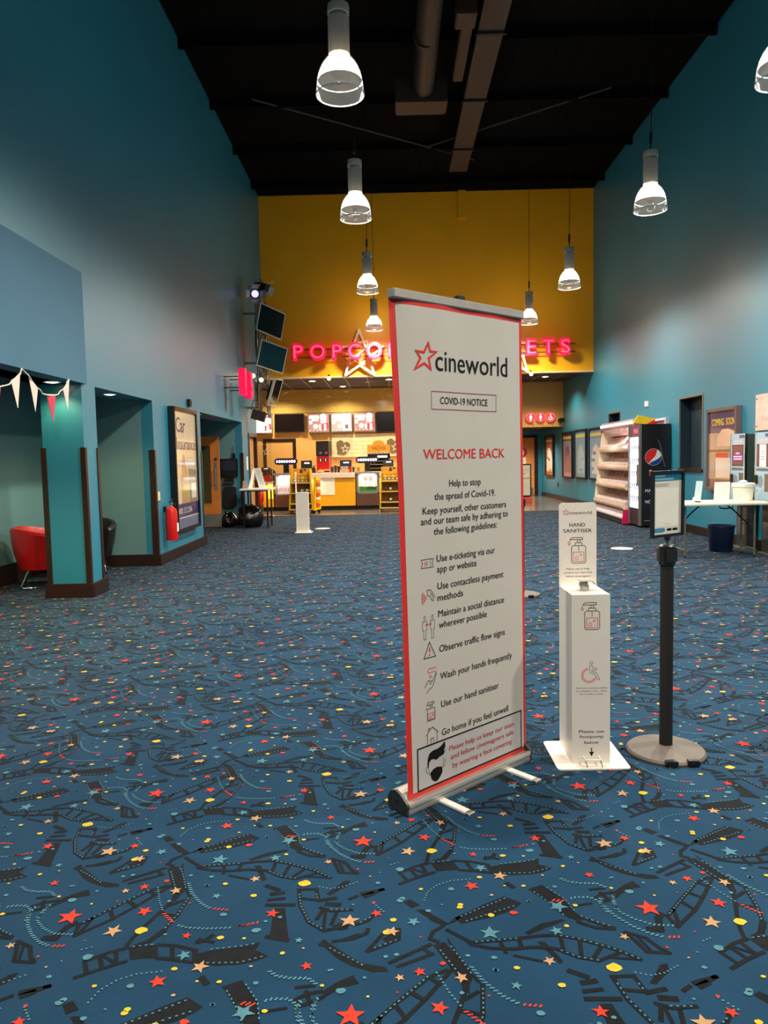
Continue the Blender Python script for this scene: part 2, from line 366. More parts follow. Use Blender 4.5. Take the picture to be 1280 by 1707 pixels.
CARPET_POLY = [[(-813,2493),(-778,2504),(-733,2418),(-710,2359),(-717,2337),(-750,2349)],[(-768,2529),(-734,2429),(-688,2325),(-704,2337),(-746,2430),(-767,2504)],[(-747,2349),(-720,2337),(-727,2294),(-743,2305)],[(-798,2068),(-753,2082),(-717,2080),(-696,2021),(-744,2020),(-776,2014)],[(-591,2040),(-534,2056),(-474,2068),(-413,2087),(-421,2050),(-379,2023),(-415,2001),(-457,1989),(-523,1985),(-581,1994)],[(-738,2616),(-637,2686),(-570,2725),(-520,2689),(-531,2674),(-569,2644),(-622,2618),(-720,2588)],[(-856,2660),(-835,2664),(-760,2592),(-771,2579),(-805,2599)],[(-889,2709),(-872,2718),(-842,2684),(-864,2674)],[(-768,2582),(-735,2621),(-704,2641),(-736,2597)],[(-1141,2504),(-1117,2507),(-1062,2456),(-1020,2419),(-949,2400),(-942,2382),(-985,2380),(-1049,2408),(-1089,2439)],[(-1151,2496),(-1133,2527),(-1117,2507),(-1131,2489)],[(-1114,2585),(-1092,2602),(-1063,2593),(-1065,2570),(-1090,2562)],[(-962,2522),(-940,2541),(-913,2553),(-916,2521),(-948,2503)],[(-486,2763),(-436,2787),(-380,2707),(-362,2635),(-385,2605),(-411,2636),(-433,2687)],[(-399,2629),(-362,2635),(-338,2604),(-365,2587)],[(-535,2543),(-479,2584),(-410,2605),(-402,2595),(-468,2563),(-526,2530)],[(-508,2500),(-485,2499),(-450,2413),(-463,2402),(-484,2450)],[(-399,2250),(-364,2251),(-331,2094),(-357,2101),(-391,2113)],[(-241,2323),(-212,2361),(-188,2394),(-165,2400),(-173,2365),(-204,2338),(-225,2317)],[(-213,1879),(-173,1915),(-132,1941),(-114,1906),(-161,1892),(-201,1859)],[(-895,1843),(-875,1849),(-852,1821),(-869,1808)],[(-286,1855),(-270,1847),(-270,1830),(-280,1826)]]
CARPET_PERF = [[(-799,2480),(-760,2395),(-740,2349)],[(-766,2497),(-733,2418),(-710,2359)],[(-688,2325),(-698,2226),(-719,2153)],[(-568,2053),(-473,2066),(-418,2080)],[(-565,1996),(-459,1996),(-391,2023)],[(-731,2615),(-568,2713)],[(-718,2593),(-535,2677)],[(-1237,2767),(-1223,2692),(-1187,2607),(-1139,2568)],[(-1181,2765),(-1171,2720)],[(-1140,2668),(-1057,2665)],[(-1040,2590),(-993,2629)],[(-448,2528),(-383,2509),(-295,2463),(-233,2416)],[(-459,2467),(-406,2430),(-350,2414)],[(-477,2758),(-428,2679),(-402,2622)],[(-431,2781),(-379,2704),(-362,2635)],[(-362,2624),(-307,2584),(-266,2561)],[(-993,2179),(-832,2360)],[(-1125,2491),(-1056,2440),(-1006,2401)],[(-996,2473),(-947,2499),(-909,2520)],[(-801,2069),(-718,2082)],[(-701,2499),(-565,2514)]]

# ------------------------------------------------------------------ the room
XL, XR, YB, ZC = -3.24, 5.28, 19.35, 8.14
Y0 = -6.0

# carpet: one mesh, pattern woven as thin coloured pile on the ground colour
def carpet():
    cb = mat('carpet_blue', (25, 60, 87), 0.95, spec=0.1, sheen=.13, var=0.16, scale=2.2, bump=0.6, bscale=420.0)
    ck = mat('carpet_black', (19, 20, 22), 0.95, spec=0.1, sheen=.13, var=0.25, scale=40)
    cr = mat('carpet_red', (178, 50, 33), 0.95, spec=0.1, sheen=.13, var=0.08, scale=60)
    ct = mat('carpet_tan', (162, 126, 90), 0.95, spec=0.1, sheen=.13, var=0.08, scale=60)
    cy = mat('carpet_yellow', (186, 156, 44), 0.95, spec=0.1, sheen=.13, var=0.08, scale=60)
    cc = mat('carpet_teal', (68, 112, 124), 0.95, spec=0.1, sheen=.13, var=0.12, scale=60)
    MI = {'K': 1, 'R': 2, 'T': 3, 'Y': 4, 'B': 5}
    rnd = random.Random(3)
    polys = []      # (list of points, z, material)
    def band(pts, w, z, m):
        for (x0, y0), (x1, y1) in zip(pts, pts[1:]):
            dx, dy = x1 - x0, y1 - y0; L = math.hypot(dx, dy)
            if L < 1e-6: continue
            nx, ny = -dy / L * w / 2, dx / L * w / 2; ex, ey = dx / L * w * 0.3, dy / L * w * 0.3
            polys.append(([(x0 - ex + nx, y0 - ey + ny), (x0 - ex - nx, y0 - ey - ny), (x1 + ex - nx, y1 + ey - ny), (x1 + ex + nx, y1 + ey + ny)], z, m))
            z += 0.00008
    def walk(pts, step):
        out = []; acc = 0.0
        for (x0, y0), (x1, y1) in zip(pts, pts[1:]):
            L = math.hypot(x1 - x0, y1 - y0); d = -acc
            while d + step <= L:
                d += step; out.append((x0 + (x1 - x0) * d / L, y0 + (y1 - y0) * d / L, (x1 - x0) / L, (y1 - y0) / L))
            acc = L - d
        return out
    M = lambda p: [(a / 1000.0, b / 1000.0) for a, b in p]
    for i, p in enumerate(CARPET_POLY): polys.append((M(p), 0.0004 + 0.00015 * (i % 3), 1))
    for i, (w, p) in enumerate(CARPET_LINE): band(M(p), (w + 4) / 1000.0, 0.0009 + 0.00015 * (i % 5), 1)
    for p in CARPET_PERF:
        for x, y, dx, dy in walk(M(p), 0.017):
            a = 0.0034; polys.append(([(x - dx * a - dy * .0022, y - dy * a + dx * .0022), (x - dx * a + dy * .0022, y - dy * a - dx * .0022), (x + dx * a + dy * .0022, y + dy * a - dx * .0022), (x + dx * a - dy * .0022, y + dy * a + dx * .0022)], 0.0024, 5))
    for k, s, p in CARPET_DASH:
        for x, y, dx, dy in walk(M(p), 0.0135):
            l = 0.0066 * s; t = 0.0027; ax, ay = -dy * .8 + dx * .6, dx * .8 + dy * .6
            polys.append(([(x - ax * l - ay * t, y - ay * l + ax * t), (x - ax * l + ay * t, y - ay * l - ax * t), (x + ax * l + ay * t, y + ay * l - ax * t), (x + ax * l - ay * t, y + ay * l + ax * t)], 0.0025, MI[k]))
    for x, y, r, k in CARPET_BLOBS:
        a0 = rnd.random() * 6; r *= .84; polys.append(([((x + r * math.cos(a0 + i * PI / 5) * rnd.uniform(.8, 1.1)) / 1000, (y + r * .8 * math.sin(a0 + i * PI / 5) * rnd.uniform(.8, 1.1)) / 1000) for i in range(10)], 0.0027, MI[k]))
    for x, y, r, k in CARPET_STARS:
        a0 = rnd.random() * 6; r *= .94; polys.append(([((x + (r if i % 2 == 0 else r * .43) * math.cos(a0 + i * PI / 5) * rnd.uniform(.9, 1.1)) / 1000, (y + (r if i % 2 == 0 else r * .43) * math.sin(a0 + i * PI / 5) * rnd.uniform(.9, 1.1)) / 1000) for i in range(10)], 0.0029, MI[k]))
    # one repeat, then the lattice
    fixed = []
    for p, z, m in polys:
        if sum(p[i - 1][0] * p[i][1] - p[i][0] * p[i - 1][1] for i in range(len(p))) < 0: p = p[::-1]
        fixed.append((p, z, m))
    tv = np.array([(x, y, z) for p, z, m in fixed for x, y in p]); tl = np.array([len(p) for p, z, m in fixed]); tm = np.array([m for p, z, m in fixed])
    cx, cy_ = tv[:, 0].mean(), tv[:, 1].mean()
    offs = []
    for i in range(-8, 9):
        for j in range(-22, 34):
            ox, oy = i * 0.907, i * 0.431 + j * 0.8605
            if -4.9 < cx + ox < 5.6 and 0.3 < cy_ + oy < 19.2: offs.append((ox, oy, 0))
    offs = np.array(offs); n = len(offs)
    V = (tv[None] + offs[:, None]).reshape(-1, 3)
    L = np.tile(tl, n); Mi = np.tile(tm, n)
    starts = np.concatenate([[0], np.cumsum(L)[:-1]])
    # drop pile that would lie past the carpet's edges
    cen = np.add.reduceat(V, starts, axis=0) / L[:, None]
    x, y = cen[:, 0], cen[:, 1]
    ok = (y < 18.83) & (x < 5.22) & ((x > -3.2) | ((x > -4.62) & (y < 10.1)) | ((x > -4.95) & (y > 12.75) & (y < 16.2)))
    keepv = np.repeat(ok, L)
    V = V[keepv]; L = L[ok]; Mi = Mi[ok]
    ground = np.array([(-5.4, Y0, 0), (5.4, Y0, 0), (5.4, 18.86, 0), (-5.4, 18.86, 0), (-5.4, Y0, -.05), (5.4, Y0, -.05), (5.4, 18.86, -.05), (-5.4, 18.86, -.05)])
    gf = [(0, 1, 2, 3), (4, 7, 6, 5), (0, 4, 5, 1), (1, 5, 6, 2), (2, 6, 7, 3), (3, 7, 4, 0)]
    idx = np.concatenate([np.array(gf).ravel(), np.arange(len(V)) + 8])
    V = np.concatenate([ground, V]); L = np.concatenate([[4] * 6, L]); Mi = np.concatenate([[0] * 6, Mi])
    me = bpy.data.meshes.new('floor')
    me.vertices.add(len(V)); me.vertices.foreach_set('co', V.astype(np.float32).ravel())
    me.loops.add(len(idx)); me.loops.foreach_set('vertex_index', idx.astype(np.int32))
    me.polygons.add(len(L)); me.polygons.foreach_set('loop_start', np.concatenate([[0], np.cumsum(L)[:-1]]).astype(np.int32))
    me.polygons.foreach_set('material_index', Mi.astype(np.int32))
    for m in (cb, ck, cr, ct, cy, cc): me.materials.append(m)
    me.update(calc_edges=True); me.validate()
    o = bpy.data.objects.new('floor', me); COL.objects.link(o); o['kind'] = 'structure'
carpet()

TILE = brick_mat('floor_tile', (128, 112, 98), (116, 102, 90), (84, 74, 66), 0.45, (0.45, 'Y'), 0.16, 0.008)
b = MB(); b.box((-6.8, 18.86, -.05), (XR, 26.2, -.001), TILE); struct(b, 'floor_tiled')
b = MB(); b.box((XL, 18.82, 0), (XR, 18.90, 0.006), SILVER); struct(b, 'trim_1')

# ceiling: dark deck, purlins, crossing braces
b = MB(); b.box((XL - .2, Y0, ZC), (XR + .2, YB + .2, ZC + .1), CEIL)
for i in range(8):
    y = 4.0 + i * 2.05
    b.box((XL, y, ZC - .16), (XR, y + .07, ZC), CEIL)
for i in range(24):
    x = XL + .35 * i + .2
    b.box((x, Y0, ZC - .012), (x + .12, YB - .3, ZC), CEIL)
BR = mat('brace_steel', (50, 46, 42), 0.6)
for p, q in (((-2.4, 13.98, 8.0), (-.0, 15.62, 8.0)), ((.89, 16.26, 8.0), (4.12, 13.88, 8.0)), ((0, 15.62, 8.0), (2.0, 17.0, 8.0))):
    b.tube([p, q], .018, BR, 6)
struct(b, 'ceiling')
DUCT = mat('duct_paint', (50, 36, 24), 0.6, 0.2, var=0.12, scale=4)
t = thing('ventilation_duct', 'round brown ventilation duct with a square end box under the dark ceiling', 'duct', (.62, 9.5, 7.2))
b = MB(); b.cyl((.62, 5.0, 7.42), (.66, 12.6, 7.42), .17, DUCT, n=24)
for y in (6.2, 7.4, 8.6, 9.8, 11.0): b.cyl((.62, y, 7.42), (.62, y + .05, 7.42), .185, DUCT, n=24)
b.build('pipe', t, smooth=True)
b = MB(); b.box((.2, 12.5, 7.2), (1.05, 13.0, 7.6), DUCT); b.build('outlet_box', t, bevel=.02)
b = MB(); b.box((1.0, 10.3, 7.3), (1.28, 10.7, 7.55), DUCT); b.box((1.1, 10.7, 7.34), (1.26, 12.2, 7.5), DUCT); b.build('branch', t, bevel=.015)
for y in (6.0, 9.2, 12.2):
    b = MB(); b.box((.61, y, 7.5), (.65, y + .03, ZC), BLACKM); b.build('hanger', t)
t = thing('cable_tray', 'long flat metal tray running under the dark ceiling beside the round duct', 'tray', (1.6, 12, 7.6))
b = MB(); TR = mat('tray_metal', (44, 38, 30), 0.6, 0.2, var=.1)
b.box((1.4, 6.0, 7.6), (1.78, 16.6, 7.63), TR); b.box((1.4, 6, 7.63), (1.42, 16.6, 7.72), TR); b.box((1.76, 6, 7.63), (1.78, 16.6, 7.72), TR)
b.build('tray', t)
for y in (7.2, 9.25, 11.3, 13.35, 15.4):
    b = MB(); b.box((1.36, y, 7.57), (1.82, y + .05, 7.6), BLACKM); b.box((1.37, y, 7.57), (1.39, y + .02, ZC), BLACKM); b.box((1.79, y, 7.57), (1.81, y + .02, ZC), BLACKM); b.build('hanger', t)

# left wall: tall plastered wall over the alcove openings
HZ = 2.27
b = MB()
b.box((-3.40, Y0, 3.43), (XL, YB, ZC), TEAL)
b.box((-3.40, 7.9, HZ), (XL, 18.0, 3.43), TEAL)
b.box((-3.70, 5.0, HZ), (-3.40, 18.0, 3.0), TEAL)              # soffits of the openings
b.box((-3.68, 7.83, 0), (XL, 8.19, HZ), TEAL)                    # the pillar between the two openings
b.box((-3.40, 10.15, 0), (XL, 12.68, HZ), TEAL)                  # the pier with the poster
b.box((-3.40, 16.25, 0), (XL, 16.92, HZ), TEAL)
b.box((-3.40, 16.92, 2.06), (XL, 17.95, HZ), TEAL)
b.box((-3.40, 17.95, 0), (XL, 18.02, 3.43), TEAL)
b.box((-3.40, Y0, 0), (XL, 5.0, 3.43), TEAL)
struct(b, 'wall_left')
b = MB(); b.box((-3.40, 5.0, HZ), (XL + .035, 7.9, 3.43), BULK); b.box((-3.70, 5.0, HZ), (-3.40, 7.9, 3.0), BULK); struct(b, 'wall_bulkhead')
# alcove behind the pillar
b = MB(); b.box((-4.85, 3.0, 0), (-4.65, 10.35, 2.9), ALC); b.box((-4.65, 10.15, 0), (-3.40, 10.35, 2.9), ALC); b.box((-4.85, 3.0, 0), (-3.40, 3.2, 2.9), ALC)
struct(b, 'wall_alcove')
b = MB(); b.box((-4.85, 3.0, 2.8), (-3.70, 10.35, 2.95), CEIL); struct(b, 'ceiling_alcove')
# recess by the timber door
b = MB(); b.box((-5.2, 12.48, 0), (-5.0, 16.45, 2.9), ALC); b.box((-5.0, 16.25, 0), (-3.40, 16.45, 2.9), ALC); b.box((-5.0, 12.48, 0), (-3.40, 12.66, 2.9), ALC)
struct(b, 'wall_recess')
b = MB(); b.box((-5.2, 12.48, 2.8), (-3.70, 16.45, 2.95), CEIL); struct(b, 'ceiling_recess')
# baseboards
def skirting(name, segs):
    b = MB()
    for a, c in segs: b.box(a, c, DBROWN)
    struct(b, name, bevel=.006)
BH = .15
skirting('baseboard_left', [((XL, 10.12, 0), (XL + .04, 12.71, BH)), ((XL, 16.22, 0), (XL + .04, 16.86, BH)),
    ((-3.72, 7.79, 0), (XL + .04, 7.83, BH)), ((XL, 7.83, 0), (XL + .04, 8.23, BH)), ((-3.72, 7.83, 0), (-3.68, 8.23, BH)), ((-3.68, 8.19, 0), (XL, 8.23, BH))])
skirting('baseboard_alcove', [((-4.65, 3.2, 0), (-4.62, 10.15, .24)), ((-4.62, 10.12, 0), (XL, 10.15, .16))])
skirting('baseboard_recess', [((-5.0, 16.22, 0), (XL, 16.25, BH))])
skirting('baseboard_right', [((XR - .035, Y0, 0), (XR, 25.9, .14))])
# dark corner guards on the left openings
b = MB()
for x in (-3.70, -3.28): b.box((x, 7.815, BH), (x + .055, 7.845, 1.6), DBROWN)
b.box((XL - .01, 8.15, BH), (XL + .012, 8.20, 1.6), DBROWN); b.box((XL - .01, 7.82, BH), (XL + .012, 7.87, 1.6), DBROWN)
b.box((-3.31, 10.135, BH), (XL + .012, 10.19, 1.6), DBROWN); b.box((XL - .02, 12.64, BH), (XL + .012, 12.69, 1.6), DBROWN)
b.box((-3.30, 16.235, BH), (XL + .012, 16.29, 1.6), DBROWN)
struct(b, 'trim_2')

# right wall with two sunken dark panels
def wall_with_holes(b, x0, x1, y0, y1, z0, z1, holes, m):
    ys = sorted({y0, y1, *[h[0] for h in holes], *[h[1] for h in holes]})
    for a, c in zip(ys, ys[1:]):
        hs = sorted([h for h in holes if h[0] <= a + 1e-6 and h[1] >= c - 1e-6], key=lambda h: h[2]); z = z0
        for h in hs: b.box((x0, a, z), (x1, c, h[2]), m); z = h[3]
        b.box((x0, a, z), (x1, c, z1), m)
b = MB()
HOLES = [(12.62, 13.60, 1.12, 2.37), (17.1, 18.0, 1.2, 2.36)]
wall_with_holes(b, XR, XR + .2, Y0, 26.2, 0, ZC, HOLES, TEAL)
struct(b, 'wall_right')
DTEAL = mat('dark_recess_paint', (16, 40, 52), 0.5)
for i, (a, c, z0, z1) in enumerate(HOLES):
    b = MB(); b.box((XR + .18, a - .02, z0 - .02), (XR + .2, c + .02, z1 + .02), DTEAL)
    b.box((XR + .01, a, z0), (XR + .18, a + .012, z1), DTEAL); b.box((XR + .01, c - .012, z0), (XR + .18, c, z1), DTEAL)
    b.box((XR + .01, a, z0), (XR + .18, c, z0 + .012), DBROWN); b.box((XR + .01, a, z1 - .012), (XR + .18, c, z1), DTEAL)
    for q in ((a - .03, a), (c, c + .03)): b.box((XR - .012, q[0], z0 - .03), (XR, q[1], z1 + .03), GREY)
    b.box((XR - .012, a, z1), (XR, c, z1 + .03), GREY); b.box((XR - .03, a - .03, z0 - .05), (XR, c + .03, z0), DBROWN)
    struct(b, 'window_%d' % (i + 1))

# end wall: high yellow wall over the concession
b = MB(); b.box((XL, YB, 3.56), (XR, YB + .2, ZC), YEL); struct(b, 'wall_yellow')
b = MB(); b.box((XL, YB - .015, 3.535), (XR, YB + .2, 3.56), CREAM); struct(b, 'trim_3')
b = MB(); b.box((1.84, YB - .1, 7.45), (2.04, YB, ZC), YEL); tag(b.build('air_duct', bevel=.01), 'small square yellow duct box at the top of the yellow wall', 'duct')
# suspended ceiling behind it
SOF = mat('soffit_tile', (52, 42, 38), 0.8, var=.12)
BAR = mat('ceiling_bar', (150, 136, 122), 0.6)
b = MB(); b.box((-6.8, YB + .2, 3.62), (XR, 26.2, 3.7), SOF)
for i in range(21): b.box((-6.6 + .6 * i - .012, YB + .2, 3.612), (-6.6 + .6 * i + .012, 26, 3.62), BAR)
for i in range(6): b.box((-6.8, YB + .75 + 1.2 * i, 3.612), (XR, YB + .774 + 1.2 * i, 3.62), BAR)
struct(b, 'ceiling_concession')
# concession back wall: glossy tiles above, plain amber below
TILEW = brick_mat('wall_tile', (218, 182, 98), (212, 175, 90), (200, 162, 82), 0.22, (0.11, 'Z'), 0.08, 0.006)
b = MB(); b.box((-6.8, 23.5, 0), (2.6, 23.7, 2.9), AMB); b.box((-6.8, 23.48, 2.9), (2.6, 23.7, 3.62), TILEW); struct(b, 'wall_back')
CTILE = brick_mat('cream_tile', (242, 224, 176), (236, 216, 166), (206, 184, 140), 0.36, (0.12, 'Z'), 0.2, 0.006)
b = MB(); b.box((-1.84, 23.46, 1.52), (2.6, 23.5, 2.2), CTILE); b.box((-1.84, 23.42, 1.48), (2.6, 23.5, 1.52), CREAM); struct(b, 'trim_4')
b = MB(); b.box((-7.0, 18.02, 0), (-6.8, 23.7, 3.62), AMB); b.box((-6.8, 17.9, 0), (-3.40, 18.02, 3.43), AMB); struct(b, 'wall_concession_side')
# lobby to the toilets
b = MB(); b.box((2.6, 22.7, 2.27), (XR, 23.0, 3.62), AMB); struct(b, 'wall_fascia')
b = MB(); b.box((2.45, 20.9, 0), (2.6, 26.0, 3.62), AMB); struct(b, 'wall_partition')
b = MB(); b.box((2.6, 26.0, 0), (3.95, 26.2, 2.27), TEAL); b.box((5.16, 26.0, 0), (XR, 26.2, 2.27), TEAL); b.box((3.95, 26.0, 2.07), (5.16, 26.2, 2.27), TEAL)
struct(b, 'wall_toilet')
b = MB(); b.box((2.6, 23.0, 2.27), (XR, 26.2, 2.33), SOF); struct(b, 'ceiling_toilet')

def doorset(name, fr, w, h, leafm, fw=.1, inset=.04, vision=None, kick=0):
    b = MB(fr); b.fbox(-fw, 0, 0, h + fw, -.1, .02, DBROWN); b.fbox(w, w + fw, 0, h + fw, -.1, .02, DBROWN); b.fbox(0, w, h, h + fw, -.1, .02, DBROWN)
    root = struct(b, name)
    b = MB(fr); b.fbox(.004, w - .004, .01, h - .004, -.09, -inset, leafm)
    lf = b.build('leaf', root, bevel=.004)
    if kick:
        b = MB(fr); b.fbox(.05, w - .05, .02, kick, -inset, -inset + .003, SILVER); b.build('kick_plate', lf)
    b = MB(fr); b.fbox(w - .1, w - .07, .95, 1.1, -inset, -inset + .035, SILVER); b.build('door_handle', lf)
    return root
TANW = mat('tan_wood', (206, 144, 86), 0.45, var=.08, scale=4)
doorset('door_1', FY(-3.93, 23.5, 0), .84, 2.0, TANW)
d2 = doorset('door_2', FY(4.02, 26.0, 0), 1.02, 2.02, mat('door_orange', (222, 140, 70), .45, var=.06), kick=.28)
doorset('door_3', FL(XL, 17.0, 0), .88, 1.98, TANW, fw=.08, inset=.06)

# ------------------------------------------------------------------ lights of the place
def downlight(x, y, z, label, group, power=P_DOWN, color=C_DOWN, r=.075, spot=2.3, blend=.6):
    t = thing('downlight', label, 'ceiling light', (x, y, z), 0, group)
    b = MB(); b.lathe([(r * .8, .0), (r * .8, -.004), (r * 1.15, -.008), (r * 1.2, 0)], (x, y, z), WHITE, 24); b.build('trim_ring', t, smooth=True)
    b = MB(); b.lathe([(1e-4, -.012), (r * .5, -.010), (r * .8, -.003)], (x, y, z), DLITE, 24); b.build('lens', t, smooth=True)
    lamp('downlight_lamp', 'SPOT', (x, y, z - .03), power, color, .04, (x, y, 0), spot, blend)
    return t
downlight(-3.45, 6.0, HZ, 'small warm downlight in the opening soffit above the start of the bunting', 'opening downlights', 230)
downlight(-3.45, 7.62, HZ, 'small warm downlight in the opening soffit just before the left pillar', 'opening downlights', 24)
downlight(-3.42, 9.1, HZ, 'bright warm downlight in the soffit of the opening just past the left pillar', 'opening downlights', 50)
downlight(-3.45, 13.3, HZ, 'small downlight in the soffit over the timber door recess', 'opening downlights', 32)
for x, y, lb in ((-2.15, 20.9, 'round downlight in the dark soffit over the left of the snack counter'), (.0, 20.9, 'round downlight in the dark soffit behind the roller banner'),
                 (4.4, 21.1, 'round downlight in the dark soffit by the blue right wall'), (2.2, 20.9, 'round downlight in the dark soffit hidden past the roller banner')):
    downlight(x, y, 3.612, lb, 'soffit downlights', 260, (1, .84, .6), .1, 2.4, .7)
GLOBE = mat('globe_glow', (255, 214, 120), .4, emit=7.0)
for x, lb in ((-1.55, 'small yellow globe light under the yellow wall, below the first star'), (3.66, 'small yellow globe light under the yellow wall, below the second star')):
    t = thing('globe_light', lb, 'light', (x, YB - .08, 3.5), 0, 'globe lights')
    b = MB(); b.ball((x, YB - .08, 3.5), .05, GLOBE, 8); b.build('globe', t, smooth=True)
    b = MB(); b.cyl((x, YB - .08, 3.54), (x, YB, 3.6), .02, BLACK, n=10); b.build('bracket', t)
for x, lb in ((-3.4, 'round downlight in the dark soffit over the door behind the counter'), (-1.4, 'round downlight in the dark soffit over the three lit menu boards'), (.7, 'round downlight in the dark soffit over the back counter, hidden by the roller banner')):
    downlight(x, 22.6, 3.612, lb, 'soffit downlights', 235, (1, .84, .62), .1, 2.5, .7)
downlight(4.2, 24.4, 2.27, 'round downlight in the low toilet lobby ceiling, hidden by the fascia', 'lobby downlights', 330, (1, .9, .76), .1, 2.6, .7)
t = thing('smoke_detector', 'small white smoke detector with a red ring under the dark soffit', 'detector', (-.62, 21.3, 3.55))
b = MB(); b.lathe([(1e-4, -.05), (.04, -.045), (.055, -.02), (.055, 0)], (-.62, 21.3, 3.612), WHITE, 20); b.build('body', t, smooth=True)
b = MB(); b.lathe([(.03, -.075), (.035, -.06), (.03, -.048), (1e-4, -.078)], (-.62, 21.3, 3.612), REDP, 16); b.build('red_sounder', t)
# pendant lamps
BOWL = glass_mat('prismatic_bowl', (255, 250, 240), 0.72, 0.12, glow=.10)
FLUTE = mat('fluted_housing', (156, 151, 143), 0.45, 0.1, var=.04)
def pendant(x, y, label, first=[None]):
    if first[0] is None:
        z = 4.54
        t = thing('pendant_lamp', label, 'pendant lamp', (x, y, z), 0, 'pendant lamps'); first[0] = t
        b = MB(); b.lathe([(.205, 0), (.208, .006), (.204, .055), (.197, .115), (.183, .18), (.158, .238), (.122, .288), (.088, .318), (.086, .33)], (x, y, z), BOWL, 40); gb = b.build('glass_bowl', t, smooth=True)
        b = MB(); b.tube([(x + .206 * math.cos(2 * PI * i / 40), y + .206 * math.sin(2 * PI * i / 40), z) for i in range(40)], .006, WHITE, 6, True); b.build('rim', gb, smooth=True)
        b = MB(); b.lathe([(.189, .117), (.174, .18), (.148, .236), (.114, .281), (.082, .31)], (x, y, z), BULB, 32); b.lathe([(1e-4, .08), (.03, .085), (.045, .11), (.189, .117)], (x, y, z), mat('lamp_underside', (150, 146, 138), .35, .3, emit=.12), 32); b.build('bulb', t, smooth=True)
        b = MB(); prof = []
        n = 48; vs = []; fs = []
        for zz in (.33, .63):
            for k in range(n):
                r = .092 if k % 2 else .086
                vs.append((x + r * math.cos(2 * PI * k / n), y + r * math.sin(2 * PI * k / n), z + zz))
        for k in range(n): fs.append((k, (k + 1) % n, n + (k + 1) % n, n + k))
        fs.append(tuple(range(n, 2 * n))); b.add(vs, fs, FLUTE)
        b.build('housing', t)
        b = MB(); b.lathe([(.06, .63), (.06, .655), (.092, .66), (.095, .69), (.092, .735), (.05, .75), (1e-4, .751)], (x, y, z), FLUTE, 32); b.build('cap', t, smooth=True)
        b = MB(); b.tube([(x, y, z + .745), (x, y, z + .83)], .008, BLACK, 8); b.tube([(x, y, z + .83), (x + .004, y, z + .98)], .018, BLACK, 8)
        b.tube([(x + .004, y, z + .98), (x + .01, y, z + 1.6), (x, y, ZC)], .006, BLACK, 6); b.build('cable', t, smooth=True)
        r = t
    else:
        r = dup(first[0], (x, y, 4.54), label)
    lamp('pendant_light', 'SPOT', (x, y, 4.54 - .03), P_PENDANT, C_WARM, .12, (x, y, 0), math.radians(174), 1.0)
    return r
pendant(-.37, 6.6, 'nearest and largest glass bowl pendant lamp, top centre')
pendant(-.39, 9.9, 'second pendant lamp of the left row, hanging before the edge of the yellow wall')
pendant(-.37, 14.2, 'third pendant lamp of the left row, hanging before the yellow wall')
pendant(-.335, 18.3, 'last pendant lamp of the left row, right above the pink sign and star')
pendant(3.38, 6.55, 'pendant lamp cut off by the right edge near the ceiling')
pendant(3.42, 9.85, 'pendant lamp hanging alone before the upper right blue wall')
pendant(3.42, 14.2, 'pendant lamp near the right end of the yellow wall, on a long cable')
pendant(3.36, 17.9, 'pendant lamp partly behind the top corner of the roller banner')
pendant(-.37, 3.2, 'pendant lamp of the left row above the roller banner, out of view')
pendant(3.40, 3.2, 'pendant lamp of the right row above the hand gel stand, out of view')
pendant(-.37, -.8, 'pendant lamp of the left row behind the viewer, out of view')
pendant(3.40, -.8, 'pendant lamp of the right row behind the viewer, out of view')

# ------------------------------------------------------------------ roller banner
DV = Vector((.7464, .6655, 0)); BP = Vector((.0217, 2.8621, 0))
fr = Frame(BP, DV, (0, 0, 1))
NV = fr.N
t = thing('roller_banner', 'tall white roller banner with red border, star logo and red WELCOME BACK heading', 'banner', BP + DV * .385)
FAB = mat('banner_fabric', (192, 186, 178), 0.42, var=.015, spec=.4)
BRED = mat('banner_red', (208, 46, 38), 0.42, var=.02, spec=.4)
fr.bend = lambda u, v: .009 * math.exp(-((u - .27) / .10) ** 2) * min(1, max(0, (v - .3) / 1.2)) - .022 * math.exp(-(u / .05) ** 2) * max(0, (v - 1.3) / .7) + .003 * math.sin(u * 14) * max(0, (v - 1.0))
b = MB(fr)
W, H0, H1 = .775, .045, 2.03
NU, NV_ = 80, 24
def edge(v): return -.004 + .034 * (1 - min(1, v / 2.0)) , .775 + .010 * (1 - min(1, v / 2.0))
def inner(v, ins): return (.027 if ins else 0), (.018 if ins else 0)
def sheet(ins, m, n):
    vs = []; fs = []
    for j in range(NV_ + 1):
        v = H0 + ins + (H1 - H0 - 2 * ins) * j / NV_
        a, c = edge(v); da, dc = inner(v, ins); a += da; c -= dc
        for i in range(NU + 1): vs.append(fr.at(a + (c - a) * i / NU, v, n))
    for j in range(NV_):
        for i in range(NU): k = j * (NU + 1) + i; fs.append((k, k + 1, k + NU + 2, k + NU + 1))
    b.add(vs, fs, m)
sheet(0, BRED, 0); sheet(.020, FAB, .0012)
vs0 = len(b.v)
L = .0030
def T(s, u0, u1, v, cap, m=INK, bold=.0): b.text(s, u0, v, cap, m, u1, bold, n=L)
def S(p, w=.0022, m=INK, closed=False):
    q = list(p) + ([p[0]] if closed else []); o = []
    for (x0, y0), (x1, y1) in zip(q, q[1:]):
        k = max(1, int(math.hypot(x1 - x0, y1 - y0) / .025)); o += [(x0 + (x1 - x0) * i / k, y0 + (y1 - y0) * i / k) for i in range(k)]
    b.stroke(o if closed else o + [q[-1]], w, m, closed, L)
